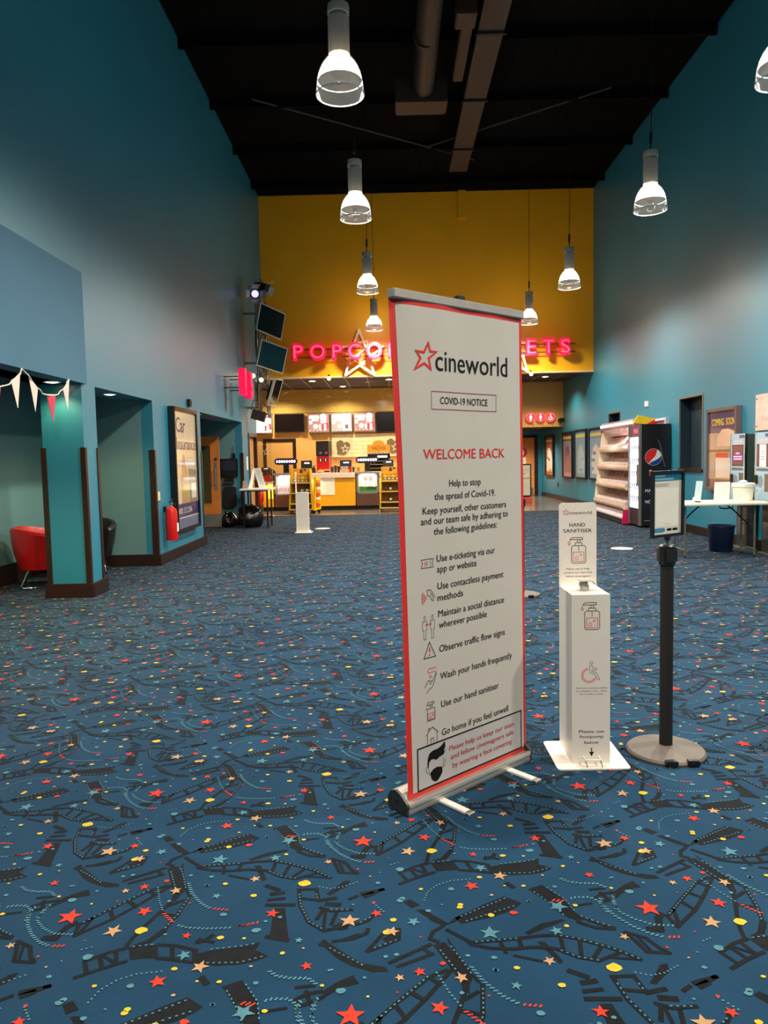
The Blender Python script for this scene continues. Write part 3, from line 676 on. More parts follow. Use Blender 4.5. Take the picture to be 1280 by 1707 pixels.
# logo
SP = [(.1765, 1.871), (.186, 1.8395), (.2195, 1.8395), (.178, 1.8124), (.1870, 1.770), (.154, 1.791), (.1030, 1.765), (.1340, 1.8101), (.1115, 1.8355), (.1530, 1.8338)]
SP = SP[::-1]
S(SP, .0095, BRED, True)
T('cineworld', .213, .668, 1.766, .083, INK, .006)
S([(.189, 1.612), (.589, 1.612), (.589, 1.683), (.189, 1.683)], .0025, mat('maroon_ink', (150, 46, 50), .5), True)
T('COVID-19 NOTICE', .236, .532, 1.634, .028, INK, .010)
T('WELCOME BACK', .141, .644, 1.412, .040, REDINK, .008)
for s, u0, u1, v in (('Help to stop', .283, .484, 1.298), ('the spread of Covid-19.', .198, .578, 1.247), ('Keep yourself, other customers', .133, .652, 1.192), ('and our team safe by adhering to', .123, .664, 1.150), ('the following guidelines:', .192, .588, 1.106),
                     ('Use e-ticketing via our', .206, .573, .994), ('app or website', .207, .451, .950), ('Use contactless payment', .209, .629, .880), ('methods', .208, .362, .832), ('Maintain a social distance', .211, .632, .765), ('wherever possible', .214, .514, .718),
                     ('Observe traffic flow signs', .215, .635, .618), ('Wash your hands frequently', .218, .684, .502), ('Use our hand sanitiser', .222, .590, .383), ('Go home if you feel unwell', .224, .655, .262)):
    T(s, u0, u1, v, .0275, INK, .007)
# icons
S([(.121, 1.010), (.188, 1.010), (.184, .998), (.180, .994), (.184, .986), (.188, .976), (.121, .976), (.125, .988), (.129, .994), (.125, 1.000)], .002, INK, True); S([(.172, .976), (.172, 1.010)], .0012)
S(star_pts(.148, .993, .011), .0018, REDINK, True)
for i in range(4): b.ring(.158, .853, .012 + .008 * i, .003, REDINK, L, 8, .012 + .012 * i, PI * .82, PI * 1.18)
S([(.150, .884), (.168, .884), (.180, .872), (.196, .848)]); S([(.154, .862), (.166, .858), (.174, .842), (.186, .836)]); S([(.150, .884), (.154, .862)]); S([(.166, .872), (.178, .862), (.186, .840)])
for c in (.135, .178):
    b.ring(c, .772, .005, .0016, INK, L, 12, .008); S([(c - .012, .758), (c + .012, .758), (c + .012, .722), (c + .006, .722), (c + .006, .684), (c - .006, .684), (c - .006, .722), (c - .012, .722)], .0016, INK, True)
S([(.143, .744), (.170, .744)], .0022, REDINK); S([(.147, .749), (.141, .744), (.147, .739)], .0022, REDINK); S([(.166, .749), (.172, .744), (.166, .739)], .0022, REDINK)
S([(.160, .670), (.128, .606), (.193, .606)], .0028, INK, True); S([(.160, .648), (.160, .628)], .0055, REDINK); b.disc(.160, .617, .0034, REDINK, L, 12)
S([(.152, .560), (.196, .560)], .002, REDINK); S([(.152, .560), (.148, .550), (.156, .540), (.166, .544), (.196, .544)], .002, REDINK); S([(.160, .532), (.160, .520)], .003, REDINK); S([(.168, .532), (.168, .520)], .003, REDINK)
S([(.130, .486), (.148, .512), (.172, .504), (.184, .520), (.194, .538), (.196, .532), (.184, .500), (.172, .480), (.152, .474), (.140, .460)]); S([(.150, .500), (.168, .498), (.166, .492)], .0016)
S([(.140, .408), (.146, .420), (.180, .420), (.180, .412), (.140, .408)], .002); S([(.158, .412), (.158, .402), (.172, .402), (.172, .412)], .002); S([(.146, .394), (.182, .394), (.186, .388), (.186, .344), (.142, .344), (.142, .388)], .0022, INK, True)
S([(.146, .348), (.146, .374), (.182, .374), (.182, .348)], .0018, REDINK, True); b.ring(.158, .356, .005, .0018, REDINK, L, 10); b.ring(.172, .364, .004, .0018, REDINK, L, 10); S([(.137, .402), (.134, .394), (.140, .394)], .0018, REDINK, True)
S([(.132, .284), (.168, .314), (.204, .284)], .0026); S([(.140, .286), (.140, .242)]); S([(.196, .286), (.196, .242)]); S([(.160, .242), (.160, .266), (.176, .266), (.176, .242)]); S([(.146, .298), (.146, .312), (.154, .312), (.154, .304)], .002)
# taped notice across the foot
b.poly([(.083, .064), (.746, .064), (.746, .241), (.083, .241)], mat('notice_grey', (182, 179, 178), .4), .0018)
S([(.083, .066), (.746, .066), (.746, .241), (.083, .241)], .0062, INK, True)
for s, u0, u1, v in (('Please help us keep our team', .267, .696, .183), ('and fellow cinemagoers safe', .274, .690, .145), ('by wearing a face covering', .286, .677, .105)):
    T(s, u0, u1, v, .021, mat('dark_red_ink', (178, 38, 52), .5), .012)
b.poly([(.137, .160), (.139, .185), (.150, .206), (.168, .213), (.200, .214), (.222, .222), (.240, .236), (.243, .212), (.232, .194), (.243, .198), (.232, .180), (.206, .176), (.190, .168), (.176, .176), (.160, .178), (.146, .168), (.143, .140)], INK, L)
b.poly([(.152, .122), (.170, .134), (.192, .138), (.222, .130), (.224, .108), (.212, .092), (.194, .078), (.176, .080), (.160, .094)], INK, L)
S([(.138, .150), (.130, .152), (.130, .134), (.140, .124)], .0018); S([(.240, .160), (.243, .150), (.238, .132), (.228, .126)], .0018); S([(.143, .140), (.152, .110)], .0014); S([(.234, .168), (.228, .124)], .0014)
b.build('graphic_panel', t)
b = MB(fr); sheet(0, mat('banner_back', (180, 178, 174), .6), -.0012); b.f = [q[::-1] for q in b.f]; b.build('backing', t)
fr.bend = None
# back of the fabric, rail, pole, cassette, feet
b = MB(fr); b.fbox(-.006, .781, 2.028, 2.064, -.03, .012, mat('rail_grey', (168, 160, 152), .4, .15)); b.build('top_rail', t, bevel=.004)
b = MB(fr); b.fbox(.385, .425, 2.05, 2.088, -.045, -.02, BLACK); b.build('rail_clip', t)
b = MB(fr); b.cyl(fr.at(.40, .06, -.05), fr.at(.40, 2.07, -.05), .009, SILVER, n=12); b.build('support_pole', t, smooth=True)
b = MB(fr); prof = [(-.062, .0), (.030, .0), (.035, .010), (.033, .028), (.038, .032), (.039, .044), (.034, .052), (.006, .044), (-.003, .044), (-.005, .082), (-.03, .092), (-.06, .082), (-.078, .052), (-.076, .022)]
vs = [fr.at(u, v, n) for u in (.0, .77) for n, v in prof]; k = len(prof)
b.add(vs, [tuple(range(k)), tuple(range(2 * k - 1, k - 1, -1))] + [(i, k + i, k + (i + 1) % k, (i + 1) % k) for i in range(k)], mat('cassette_silver', (196, 190, 182), .32, .55, var=.02)); b.build('cassette', t, smooth=True)
for u in (-.012, .77):
    b = MB(fr); cap = [q for q in prof if q[0] not in (.006, -.003)]; kc = len(cap); vs = [fr.at(u + d, .046 + (v - .046) * 1.01, n * 1.01) for d in (0, .012) for n, v in cap]
    b.add(vs, [tuple(range(kc)), tuple(range(2 * kc - 1, kc - 1, -1))] + [(i, kc + i, kc + (i + 1) % kc, (i + 1) % kc) for i in range(kc)], DGREY); b.cyl(fr.at(u - .004 if u < 0 else u + .012, .05, -.02), fr.at(u if u < 0 else u + .016, .05, -.02), .005, BLACK, n=8); b.build('end_cap', t)
for u in (.17, .60):
    b = MB(fr); b.fbox(u, u + .035, .001, .012, -.05, .175, WHITE); b.fbox(u, u + .035, .001, .013, .175, .20, GREY); b.build('foot', t, bevel=.002)

# ------------------------------------------------------------------ hand gel stands
IVORY = mat('ivory_steel', (230, 222, 212), 0.4, var=.015)
def bottle_icon(b, u, v, s, L=.0008):       # pump bottle, u,v = bottom centre, s = height
    def S(p, w, m=INK, closed=False): b.stroke([(u + x * s, v + y * s) for x, y in p], w * s, m, closed, L)
    S([(-.22, .0), (.22, 0), (.27, .05), (.27, .62), (.22, .68), (-.22, .68), (-.27, .62), (-.27, .05)], .022, INK, True)
    S([(-.13, .68), (-.13, .79), (.13, .79), (.13, .68)], .022); S([(-.045, .79), (-.045, .9)], .02); S([(.045, .79), (.045, .9)], .02)
    S([(-.34, .9), (-.30, .96), (-.22, .99), (.15, .99), (.15, .91), (-.3, .91)], .022, INK, True); S([(-.0, .68), (-.0, .47)], .02)
    S([(-.2, .07), (.2, .07), (.2, .43), (-.2, .43)], .02, REDINK, True)
    b.ring(u - .07 * s, v + .19 * s, .062 * s, .018 * s, REDINK, L, 14); b.ring(u + .08 * s, v + .32 * s, .045 * s, .018 * s, REDINK, L, 14)
    b.disc(u - .1 * s, v + .34 * s, .014 * s, INK, L, 8); b.disc(u + .1 * s, v + .16 * s, .014 * s, INK, L, 8)
    S([(-.36, .84), (-.41, .76), (-.36, .7), (-.31, .76)], .02, REDINK, True)
def gel_stand(loc, rot, label):
    t = thing('sanitiser_stand', label, 'hand sanitiser stand', loc, rot, 'hand sanitiser stands')
    R = Matrix.Translation(loc) @ Matrix.Rotation(rot, 4, 'Z')
    def F(x, y, z): return Frame(R @ Vector((x, y, z)), R.to_3x3() @ Vector((1, 0, 0)), (0, 0, 1))
    f = F(0, -.118, 0)
    b = MB(Frame(R @ Vector((0, 0, 0)), R.to_3x3() @ Vector((1, 0, 0)), R.to_3x3() @ Vector((0, 1, 0))))
    c = []
    for cx_, cy_, a0 in ((.145, .135, 0), (-.145, .135, PI / 2), (-.145, -.16, PI), (.145, -.16, 1.5 * PI)):
        for k in range(5): a = a0 + PI / 2 * k / 4; c.append((cx_ + .02 * math.cos(a), cy_ + .02 * math.sin(a)))
    b.prism(c, .0, .006, IVORY); b.build('base_plate', t)
    b = MB(f); b.fbox(-.0865, .0865, .006, .787, -.236, 0, IVORY)
    bottle_icon(b, .005, .628, .124)
    A = .0006; c_ = (-.009, .417)
    b.ring(*c_, .0305, .0065, mat('pink_ink', (236, 170, 168), .5), A, 24, None, math.radians(100), math.radians(335))
    for rr in (.0345, .0265): b.ring(*c_, rr, .0013, REDINK, A + .0003, 24, None, math.radians(98), math.radians(337))
    b.ring(.001, .476, .0068, .0016, INK, A, 16)
    b.stroke([(-.006, .462), (-.006, .428), (.014, .424), (.030, .396), (.040, .396), (.022, .432), (.004, .434), (.004, .442), (.026, .442), (.026, .449), (.008, .452), (.004, .464)], .0017, INK, True, A)
    for st, v, u0, u1 in (('Alternative options available', .3555, -.068, .073), ('for wheelchair users.  Please', .3415, -.068, .072), ('ask a member of staff.', .3275, -.052, .055)): b.text(st, u0, v, .0055, INK, u1, .004, 'L', A)
    for st, v, u0, u1 in (('Please use', .149, -.055, .059), ('footpump', .125, -.052, .056), ('below', .098, -.031, .035)): b.text(st, u0, v, .0135, INK, u1, .018, 'L', A)
    b.stroke([(.002, .079), (.002, .056)], .0045, INK, False, A); b.poly([(-.009, .060), (.013, .060), (.002, .038)], INK, A)
    cb_ = b.build('cabinet', t)
    p = F(.0, .108, 0)
    b = MB(p); o = []
    for cx_, cy_, a0 in ((.0715, 1.170, 0), (-.0715, 1.170, PI / 2)):
        for k in range(6): a = a0 + PI / 2 * k / 5; o.append((cx_ + .018 * math.cos(a), cy_ + .018 * math.sin(a)))
    o += [(-.0895, .02), (.0895, .02)]
    b.prism(o, -.012, -.008, IVORY)
    q = -.0076
    b.stroke(star_pts(-.057, 1.143, .0150, .0066, .1), .0022, REDINK, True, q); b.text('cineworld', -.043, 1.133, .0150, INK, .067, .0, n=q)
    b.text('HAND', -.040, 1.074, .0170, INK, .035, .016, n=q); b.text('SANITISER', -.069, 1.046, .0165, INK, .067, .016, n=q)
    bottle_icon(b, .004, .897, .125, q)
    for st, v, u0, u1 in (('Please use to help', .866, -.055, .056), ('protect our team and', .848, -.065, .067), ('fellow cinemagoers', .830, -.058, .062)): b.text(st, u0, v, .0085, INK, u1, .004, 'L', q)
    b.build('back_plate', t)
    b = MB(); w = lambda x, y, z: R @ Vector((x, y, z))
    b.cyl(w(.0, .0, .787), w(.0, .0, .812), .022, SILVER, n=24); pc = b.build('pump_collar', t, smooth=True)
    b = MB(F(.0, -.016, .812)); b.prism([(-.024, 0), (.012, 0), (.014, .016), (-.012, .021)], -.030, 0, GREY); b.fbox(-.026, .026, .020, .025, -.042, .012, IVORY)
    b.tube([w(.012, -.01, .831), w(.034, -.014, .830), w(.045, -.016, .816)], .0035, SILVER, 8); b.build('pump_head', pc)
    b = MB(); b.tube([w(-.036, -.118, .038), w(-.036, -.15, .034), w(.036, -.15, .034), w(.036, -.118, .038)], .0042, WHITE, 8)
    for x in (-.034, .034): b.tube([w(x, -.15, .034), w(x + .006, -.165, .007)], .002, DGREY, 6)
    b.build('foot_pedal', cb_)
    return t
gel_stand((.890, 3.423, 0), .0, 'white hand sanitiser stand with printed front, right beside the roller banner')
gel_stand((-1.745, 14.46, 0), PI / 2, 'white hand sanitiser stand seen side on, far off before the snack counter')

# ------------------------------------------------------------------ barrier posts and the code sign
def barrier(x, y, label):
    t = thing('barrier_post', label, 'barrier post', (x, y, 0), 0, 'barrier posts')
    b = MB(); b.lathe([(1e-4, .0), (.178, 0), (.180, .012), (.172, .022), (.10, .036), (.05, .042), (1e-4, .044)], (x, y, 0), mat('taupe_base', (92, 84, 78), .6), 40); b.build('base', t, smooth=True)
    b = MB(); b.box((x - .065, y - .188, .006), (x - .01, y - .155, .032), BLACK); b.box((x + .035, y - .183, .006), (x + .09, y - .15, .032), BLACK); b.build('base_notch', t, bevel=.004)
    b = MB(); b.cyl((x, y, .04), (x, y, .9), .030, BLACKM, n=28); b.build('pole', t, smooth=True)
    b = MB(); b.lathe([(.030, .895), (.037, .90), (.037, .985), (.030, .992), (1e-4, .993)], (x, y, 0), BLACK, 28)
    b.box((x - .018, y - .041, .915), (x + .018, y - .03, .975), BLACKM); b.box((x - .041, y - .018, .915), (x - .03, y + .018, .975), BLACKM); b.box((x + .03, y - .018, .915), (x + .041, y + .018, .975), BLACKM); b.build('belt_head', t, smooth=True)
    return t
barrier(1.277, 3.43, 'black barrier post with a round grey base holding the tilted code sign')
barrier(1.305, 7.45, 'black barrier post half hidden behind the right edge of the roller banner')
U = Vector((.875, .485, .012)).normalized(); V = Vector((0, -.02, 1)); V = (V - U * V.dot(U)).normalized()
f = Frame(Vector((1.277, 3.43, 1.030)) - U * .105, U, V)
t = thing('code_sign', 'small black framed notice with a blue header on top of the barrier post', 'sign', (1.277, 3.43, .994))
b = MB(f); b.fbox(0, .012, 0, .306, -.008, .008, BLACK); b.fbox(.198, .21, 0, .306, -.008, .008, BLACK); b.fbox(.012, .198, 0, .012, -.008, .008, BLACK); b.fbox(.012, .198, .294, .306, -.008, .008, BLACK); b.fbox(.004, .206, .004, .302, -.008, -.003, BLACK); b.build('frame', t)
b = MB(f); NB = mat('notice_blue', (36, 112, 142), .5); b.rect(.012, .198, .012, .294, mat('notice_paper', (206, 200, 186), .6), -.0025)
b.rect(.012, .198, .258, .294, NB, -.0020); lt = mat('notice_light_blue', (120, 172, 192), .5)
b.rect(.018, .09, .277, .286, lt, -.0016); b.rect(.018, .145, .263, .272, lt, -.0016)
gy = mat('faint_grey_ink', (150, 148, 142), .6); b.rect(.02, .12, .243, .246, gy, -.0018); b.rect(.02, .11, .235, .238, gy, -.0018); b.rect(.09, .13, .058, .060, gy, -.0018)
b.rect(.030, .18, .047, .225, mat('notice_white', (222, 218, 208), .6), -.0020)
b.poly([(.014, .022), (.085, .022), (.094, .031), (.085, .041), (.014, .041)], mat('notice_arrow', (52, 128, 164), .5), -.0016); b.rect(.105, .135, .026, .037, INK, -.0016); b.rect(.142, .175, .026, .037, INK, -.0016)
b.build('notice_print', t)
b = MB(); b.cyl((1.277, 3.43, .993), (1.277, 3.43, 1.034), .008, DGREY, n=12); b.cyl((1.277, 3.43, 1.016), (1.277, 3.43, 1.034), .014, BLACK, n=12); b.cyl((1.277, 3.43, .992), (1.277, 3.43, .998), .018, CHROME, n=12); b.build('stem', t)

# round floor markers
for x, y, lb in ((-1.43, 15.15, 'white round floor marker beside the far sanitiser stand'), (3.42, 11.0, 'white round floor marker on the carpet before the confectionery shelves')):
    b = MB(); b.lathe([(1e-4, .0045), (.158, .0045), (.160, .0025)], (x, y, 0), mat('marker_white', (240, 236, 226), .25), 40); b.lathe([(.135, .0050), (.140, .0050)], (x, y, 0), GREY, 40); tag(b.build('floor_marker'), lb, 'floor sticker', 'floor markers')

# ------------------------------------------------------------------ left side
# bunting along the bulkhead
t = thing('bunting', 'string of white and red pennants hung along the left bulkhead', 'bunting', (-3.15, 6.5, 2.27))
CORD = mat('bunting_tape', (232, 222, 200), .7); FW = mat('flag_white', (226, 208, 200), .8); FRD = mat('flag_red', (206, 56, 84), .8)
pk = [(4.72, 2.25), (5.55, 2.262), (6.481, 2.269), (7.411, 2.269)]
f = FL(XL + .06, 0, 0)
def sag(y):
    for (a, za), (c, zc) in zip(pk, pk[1:]):
        if a <= y <= c:
            k = (y - a) / (c - a); return za + (zc - za) * k - .20 * 4 * k * (1 - k)
    return 2.27
b = MB(); b.tube([(XL + .06 + .012 * math.sin(i * 1.3), 4.72 + 2.691 * i / 72, sag(4.72 + 2.691 * i / 72)) for i in range(73)], .006, CORD, 6); b.build('cord', t, smooth=True)
k = 0
for y, w in ((4.95, .17), (5.25, .17), (5.70, .17), (6.0, .17), (6.34, .16), (6.65, .16), (6.99, .185), (7.325, .15)):
    m = FRD if k in (1, 3, 6) else FW; k += 1
    a, c = (y - w / 2, sag(y - w / 2)), (y + w / 2, sag(y + w / 2)); tip = (y + .01, sag(y) - .25)
    b = MB(f); b.prism([a, c, tip], .000, .003, m); b.stroke([a, c], .012, CORD, False, .0035); b.build('pennant', t)

# advert in a tall frame
def poster(name, fr, w, h, label, frame_m, draw, depth=.07, fw=.05):
    t = thing(name, label, 'poster', fr.at(w / 2, 0, 0), 0)
    b = MB(fr); b.fbox(0, fw, 0, h, 0, depth, frame_m); b.fbox(w - fw, w, 0, h, 0, depth, frame_m); b.fbox(fw, w - fw, 0, fw, 0, depth, frame_m); b.fbox(fw, w - fw, h - fw, h, 0, depth, frame_m)
    b.build('frame', t, bevel=.006)
    b = MB(fr); b.fbox(fw * .8, w - fw * .8, fw * .8, h - fw * .8, .01, depth - .03, BLACKM); b.off = depth - .029
    draw(b, w, h, depth - .029); b.build('poster_print', t)
    return t
def glossy(name, rgb, coat=1.0): return mat(name, rgb, .3, coat=coat, var=.05, scale=3)
def ad(b, w, h, n):
    b.rect(.04, w - .04, .04, h - .04, glossy('ad_cream', (214, 200, 172)), n)
    nv = glossy('ad_navy', (44, 48, 104)); b.rect(.04, w - .04, .04, .42, nv, n + .001)
    b.rect(.04, w - .04, .20, .215, glossy('ad_white', (225, 220, 214)), n + .002); b.rect(.04, w - .04, .05, .19, glossy('ad_steel', (98, 110, 140)), n + .0015)
    b.text('Car', .15, 1.50, .22, nv, .64, .02, n=n + .003); b.text('Insurance', .15, 1.24, .18, nv, 1.19, .02, n=n + .003)
    b.text('0800 212 2246', .10, .27, .085, glossy('ad_white', (225, 220, 214)), .86, .02, n=n + .003)
    tan = glossy('ad_tan', (186, 148, 98)); dk = glossy('ad_grey', (140, 132, 118))
    b.poly([(.35, .42), (.34, .8), (.40, 1.0), (.46, 1.12), (.54, 1.12), (.60, 1.0), (.68, .85), (.72, .42)], tan, n + .002); b.disc(.5, 1.10, .07, tan, n + .0025, 16)
    b.poly([(.75, .42), (.75, .95), (1.2, .92), (1.2, .42)], dk, n + .0015); b.rect(.88, 1.16, .48, .72, glossy('ad_white', (225, 220, 214)), n + .0022)
poster('advert_poster', FL(XL, 10.83, .375), 1.30, 1.87, 'tall car insurance advert in a black frame on the left pier', mat('frame_black', (22, 20, 20), .25), ad, .10, .055)

# fire extinguisher
t = thing('fire_extinguisher', 'red fire extinguisher hung low on the left pier beside the advert', 'fire extinguisher', (XL + .10, 10.47, .32))
x, y = XL + .105, 10.47
b = MB(); b.lathe([(1e-4, .0), (.078, .0), (.082, .015), (.082, .40), (.07, .445), (.03, .468), (.022, .49)], (x, y, .32), REDP, 28); b.build('cylinder', t, smooth=True)
b = MB(FL(x + .083, y, .32)); b.fbox(-.02, .045, .12, .24, -.012, .0015, PAPER); b.build('label_patch', t)
b = MB(); b.cyl((x, y, .80), (x, y, .86), .022, CHROME, n=14); b.box((x - .012, y - .06, .855), (x + .012, y + .08, .87), BLACK); b.bar((x, y - .02, .87), (x, y + .10, .905), .024, .008, BLACK); vl = b.build('valve', t, smooth=True)
b = MB(); b.tube([(x, y + .04, .84), (x + .03, y + .10, .82), (x + .03, y + .115, .70), (x + .02, y + .105, .55)], [.011, .011, .013, .026], BLACK, 10); b.build('hose', vl, smooth=True)
b = MB(); b.box((XL, y - .03, .72), (x - .07, y + .03, .80), BLACK); b.build('wall_bracket', t)
t = thing('wall_switch', 'cream switch plate on the left pier above the fire extinguisher', 'switch', (XL, 10.25, .90))
b = MB(FL(XL, 10.25, .945)); b.fbox(-.043, .043, -.05, .075, 0, .012, CREAM); b.build('plate', t, bevel=.003)
b = MB(FL(XL, 10.25, .945)); b.fbox(-.012, .012, -.004, .03, .012, .018, WHITE); b.build('rocker', t)
b = MB(FL(XL, 11.9, 2.31)); b.fbox(0, .12, 0, .12, 0, .05, BLACK); b.disc(.06, .06, .025, SCREEN, .0506); tag(b.build('motion_sensor', bevel=.006), 'small black sensor box on the left wall above the advert', 'sensor')

# tub chairs
def tub_chair(x, y, rot, mm, label):
    t = thing('tub_chair', label, 'chair', (x, y, 0), rot, 'tub chairs')
    R = Matrix.Translation((x, y, 0)) @ Matrix.Rotation(rot, 4, 'Z')
    b = MB(); n = 30; vs = []; fs = []
    # front of the chair is +Y; the tub wraps round the back
    for k in range(n + 1):
        s = k / n; a = math.radians(-50 - 260 * s)
        side = abs(s - .5) * 2
        ht = .70 - .16 * max(0, side - .25) ** 1.3
        q = lambda r, z: R @ Vector((r * math.cos(a), r * .98 * math.sin(a) * (1 if math.sin(a) < 0 else 1), z))
        a = math.radians(40 - 260 * s)
        ro, ri = .40, .32
        vs += [q(ro * .80, .22), q(ro * .93, .42), q(ro, ht - .03), q(ro - .02, ht), q(ri + .02, ht), q(ri, ht - .04), q(ri * .9, .40), q(ri * .8, .22)]
    for k in range(n):
        for j in range(8): fs.append((k * 8 + j, k * 8 + (j + 1) % 8, (k + 1) * 8 + (j + 1) % 8, (k + 1) * 8 + j))
    fs.append(tuple(range(8))[::-1]); fs.append(tuple(n * 8 + j for j in range(8)))
    b.add(vs, fs, mm); b.build('tub_back', t, smooth=True)
    b = MB(); c = R @ Vector((0, .03, 0)); b.lathe([(1e-4, .22), (.26, .22), (.30, .26), (.29, .38), (.25, .42), (1e-4, .43)], (c.x, c.y, 0), mm, 28); b.build('seat', t, smooth=True)
    for sx in (-1, 1):
        b = MB(); b.tube([R @ Vector(p) for p in ((sx * .20, -.18, .23), (sx * .25, -.27, .03), (sx * .25, -.25, .011), (sx * .25, .25, .011), (sx * .25, .27, .03), (sx * .20, .18, .23))], .011, CHROME, 10); b.build('leg_frame', t, smooth=True)
    b = MB(); b.tube([R @ Vector((-.25, -.25, .012)), R @ Vector((.25, -.25, .012))], .009, CHROME, 8); b.build('crossbar', t, smooth=True)
    return t
tub_chair(-4.10, 8.70, math.radians(-70), mat('red_leather', (190, 22, 24), .35, var=.05, bump=.05), 'red leather tub chair in the alcove left of the pillar')
tub_chair(-4.03, 9.62, math.radians(200), mat('black_leather', (26, 24, 22), .35, var=.1, bump=.05), 'dark leather tub chair in the alcove behind the pillar')

# recess: timber door leaf, wall terminal, black box, socket panel
t = thing('timber_door', 'orange timber door with a narrow glass panel in the left recess', 'door', (-4.14, 15.88, 0))
f = Frame((-4.60, 15.86, .0), (1, .05, 0), (0, 0, 1))
b = MB(f); b.fbox(0, .92, .01, 1.96, -.045, 0, ORANGEW); lf = b.build('leaf', t, bevel=.003)
b = MB(f); b.fbox(.52, .73, .52, 1.76, .0, .004, mat('vision_glass', (74, 66, 40), .15)); b.build('vision_panel', lf)
b = MB(f)
for q in ((.50, .52, .50, 1.78), (.73, .75, .50, 1.78), (.52, .73, .50, .52), (.52, .73, 1.76, 1.78)): b.fbox(*q, 0, .012, ORANGEW)
b.build('glazing_bead', lf)
b = MB(f); b.fbox(.0, .92, .02, .29, 0, .003, GREY); b.build('kick_plate', lf)
b = MB(f); b.fbox(.80, .86, .80, 1.40, 0, .003, GREY); b.cyl(f.at(.83, .95, .0), f.at(.83, .95, .05), .012, SILVER, n=10); b.cyl(f.at(.83, 1.25, .0), f.at(.83, 1.25, .05), .012, SILVER, n=10); b.cyl(f.at(.83, .92, .05), f.at(.83, 1.28, .05), .011, SILVER, n=10); b.build('pull_handle', lf)
b = MB(f); b.disc(.84, 1.47, .035, mat('door_disc', (40, 50, 90), .4), .003, 18); b.build('door_sign', lf)
f = FY(0, 16.25, 0)
t = thing('wall_terminal', 'black wall mounted screen on the green end wall of the left recess', 'screen', (-3.55, 16.2, 1.0))
b = MB(f); b.fbox(-3.75, -3.35, 1.08, 1.48, .02, .07, BLACK); b.build('housing', t, bevel=.008)
b = MB(f); b.rect(-3.71, -3.39, 1.22, 1.44, mat('terminal_glass', (44, 46, 62), .2), .0705); b.build('screen', t)
b = MB(f); b.fbox(-3.64, -3.46, .96, 1.08, 0, .06, BLACK); b.fbox(-3.66, -3.44, .93, .98, .0, .12, DGREY); b.build('bracket', t, bevel=.005)
t = thing('cordless_radio', 'small black radio with an aerial standing on the wall terminal', 'radio', (-3.43, 16.2, 1.48))
b = MB(f); b.fbox(-3.46, -3.40, 1.48, 1.60, .02, .055, BLACK); b.build('body', t, bevel=.005)
b = MB(f); b.cyl(f.at(-3.44, 1.60, .035), f.at(-3.445, 1.76, .035), .006, BLACK, n=8); b.build('aerial', t)
b = MB(f); b.prism([(-3.68, .46), (-3.64, .40), (-3.46, .40), (-3.41, .46), (-3.40, .84), (-3.44, .87), (-3.66, .86)], .0, .13, BLACKM); tag(b.build('black_box', bevel=.01), 'black box hung on the green wall under the wall terminal', 'box')
b = MB(FL(XL, 16.62, 1.22)); b.fbox(0, .14, 0, .30, 0, .012, PAPER); tag(b.build('wall_notice'), 'white slim notice on the blue pier by the tan door', 'notice')

# tall table with a folded sign, refuse bags
t = thing('tall_table', 'small square table with a white top and thin black legs at the left wall', 'table', (-2.85, 15.82, 0))
b = MB(); b.box((-3.19, 15.5, .80), (-2.52, 16.14, .835), WHITE); b.build('tabletop', t, bevel=.006)
for x in (-3.12, -2.62):
    for y in (15.56, 16.08):
        b = MB(); b.box((x - .016, y - .016, 0), (x + .016, y + .016, .80), BLACK); b.build('leg', t)
b = MB(); 
for y in (15.56, 16.08): b.box((-3.12, y - .01, .18), (-2.62, y + .01, .20), BLACK)
b.box((-2.63, 15.56, .22), (-2.61, 16.08, .24), BLACK); b.box((-3.13, 15.56, .22), (-3.11, 16.08, .24), BLACK); b.box((-3.13, 15.55, .775), (-2.61, 15.57, .80), BLACK); b.build('rail', t)
t = thing('folded_sign', 'white tent shaped folded sign standing on the tall left table', 'sign', (-2.85, 15.8, .835))
f = FY(0, 15.75, .835)
b = MB(f); b.prism([(-2.93, .43), (-2.78, .43), (-2.66, .0), (-2.81, .0)], -.012, 0, PAPER)
for i in range(9): k = .38 - .036 * i; x0 = -2.89 + (.43 - k) * .28; b.rect(x0, x0 + .09, k, k + .008, GREY, .0006)
b.build('front_leaf', t)
b = MB(f); b.prism([(-2.945, .43), (-2.925, .43), (-3.0, .0), (-3.09, .0)], -.2, -.19, PAPER); b.prism([(-2.94, .43), (-2.93, .43), (-3.03, .0), (-3.05, .0)], -.2, 0, PAPER); b.build('rear_leaf', t)
b = MB(f); b.prism([(-3.17, 0), (-3.06, 0), (-3.08, .16), (-3.15, .17)], .0, .04, mat('card_pink', (176, 150, 142), .7)); tag(b.build('small_card'), 'small pinkish card box behind the folded sign on the tall table', 'card')
BAG = mat('refuse_bag', (24, 20, 19), .22, var=.2)
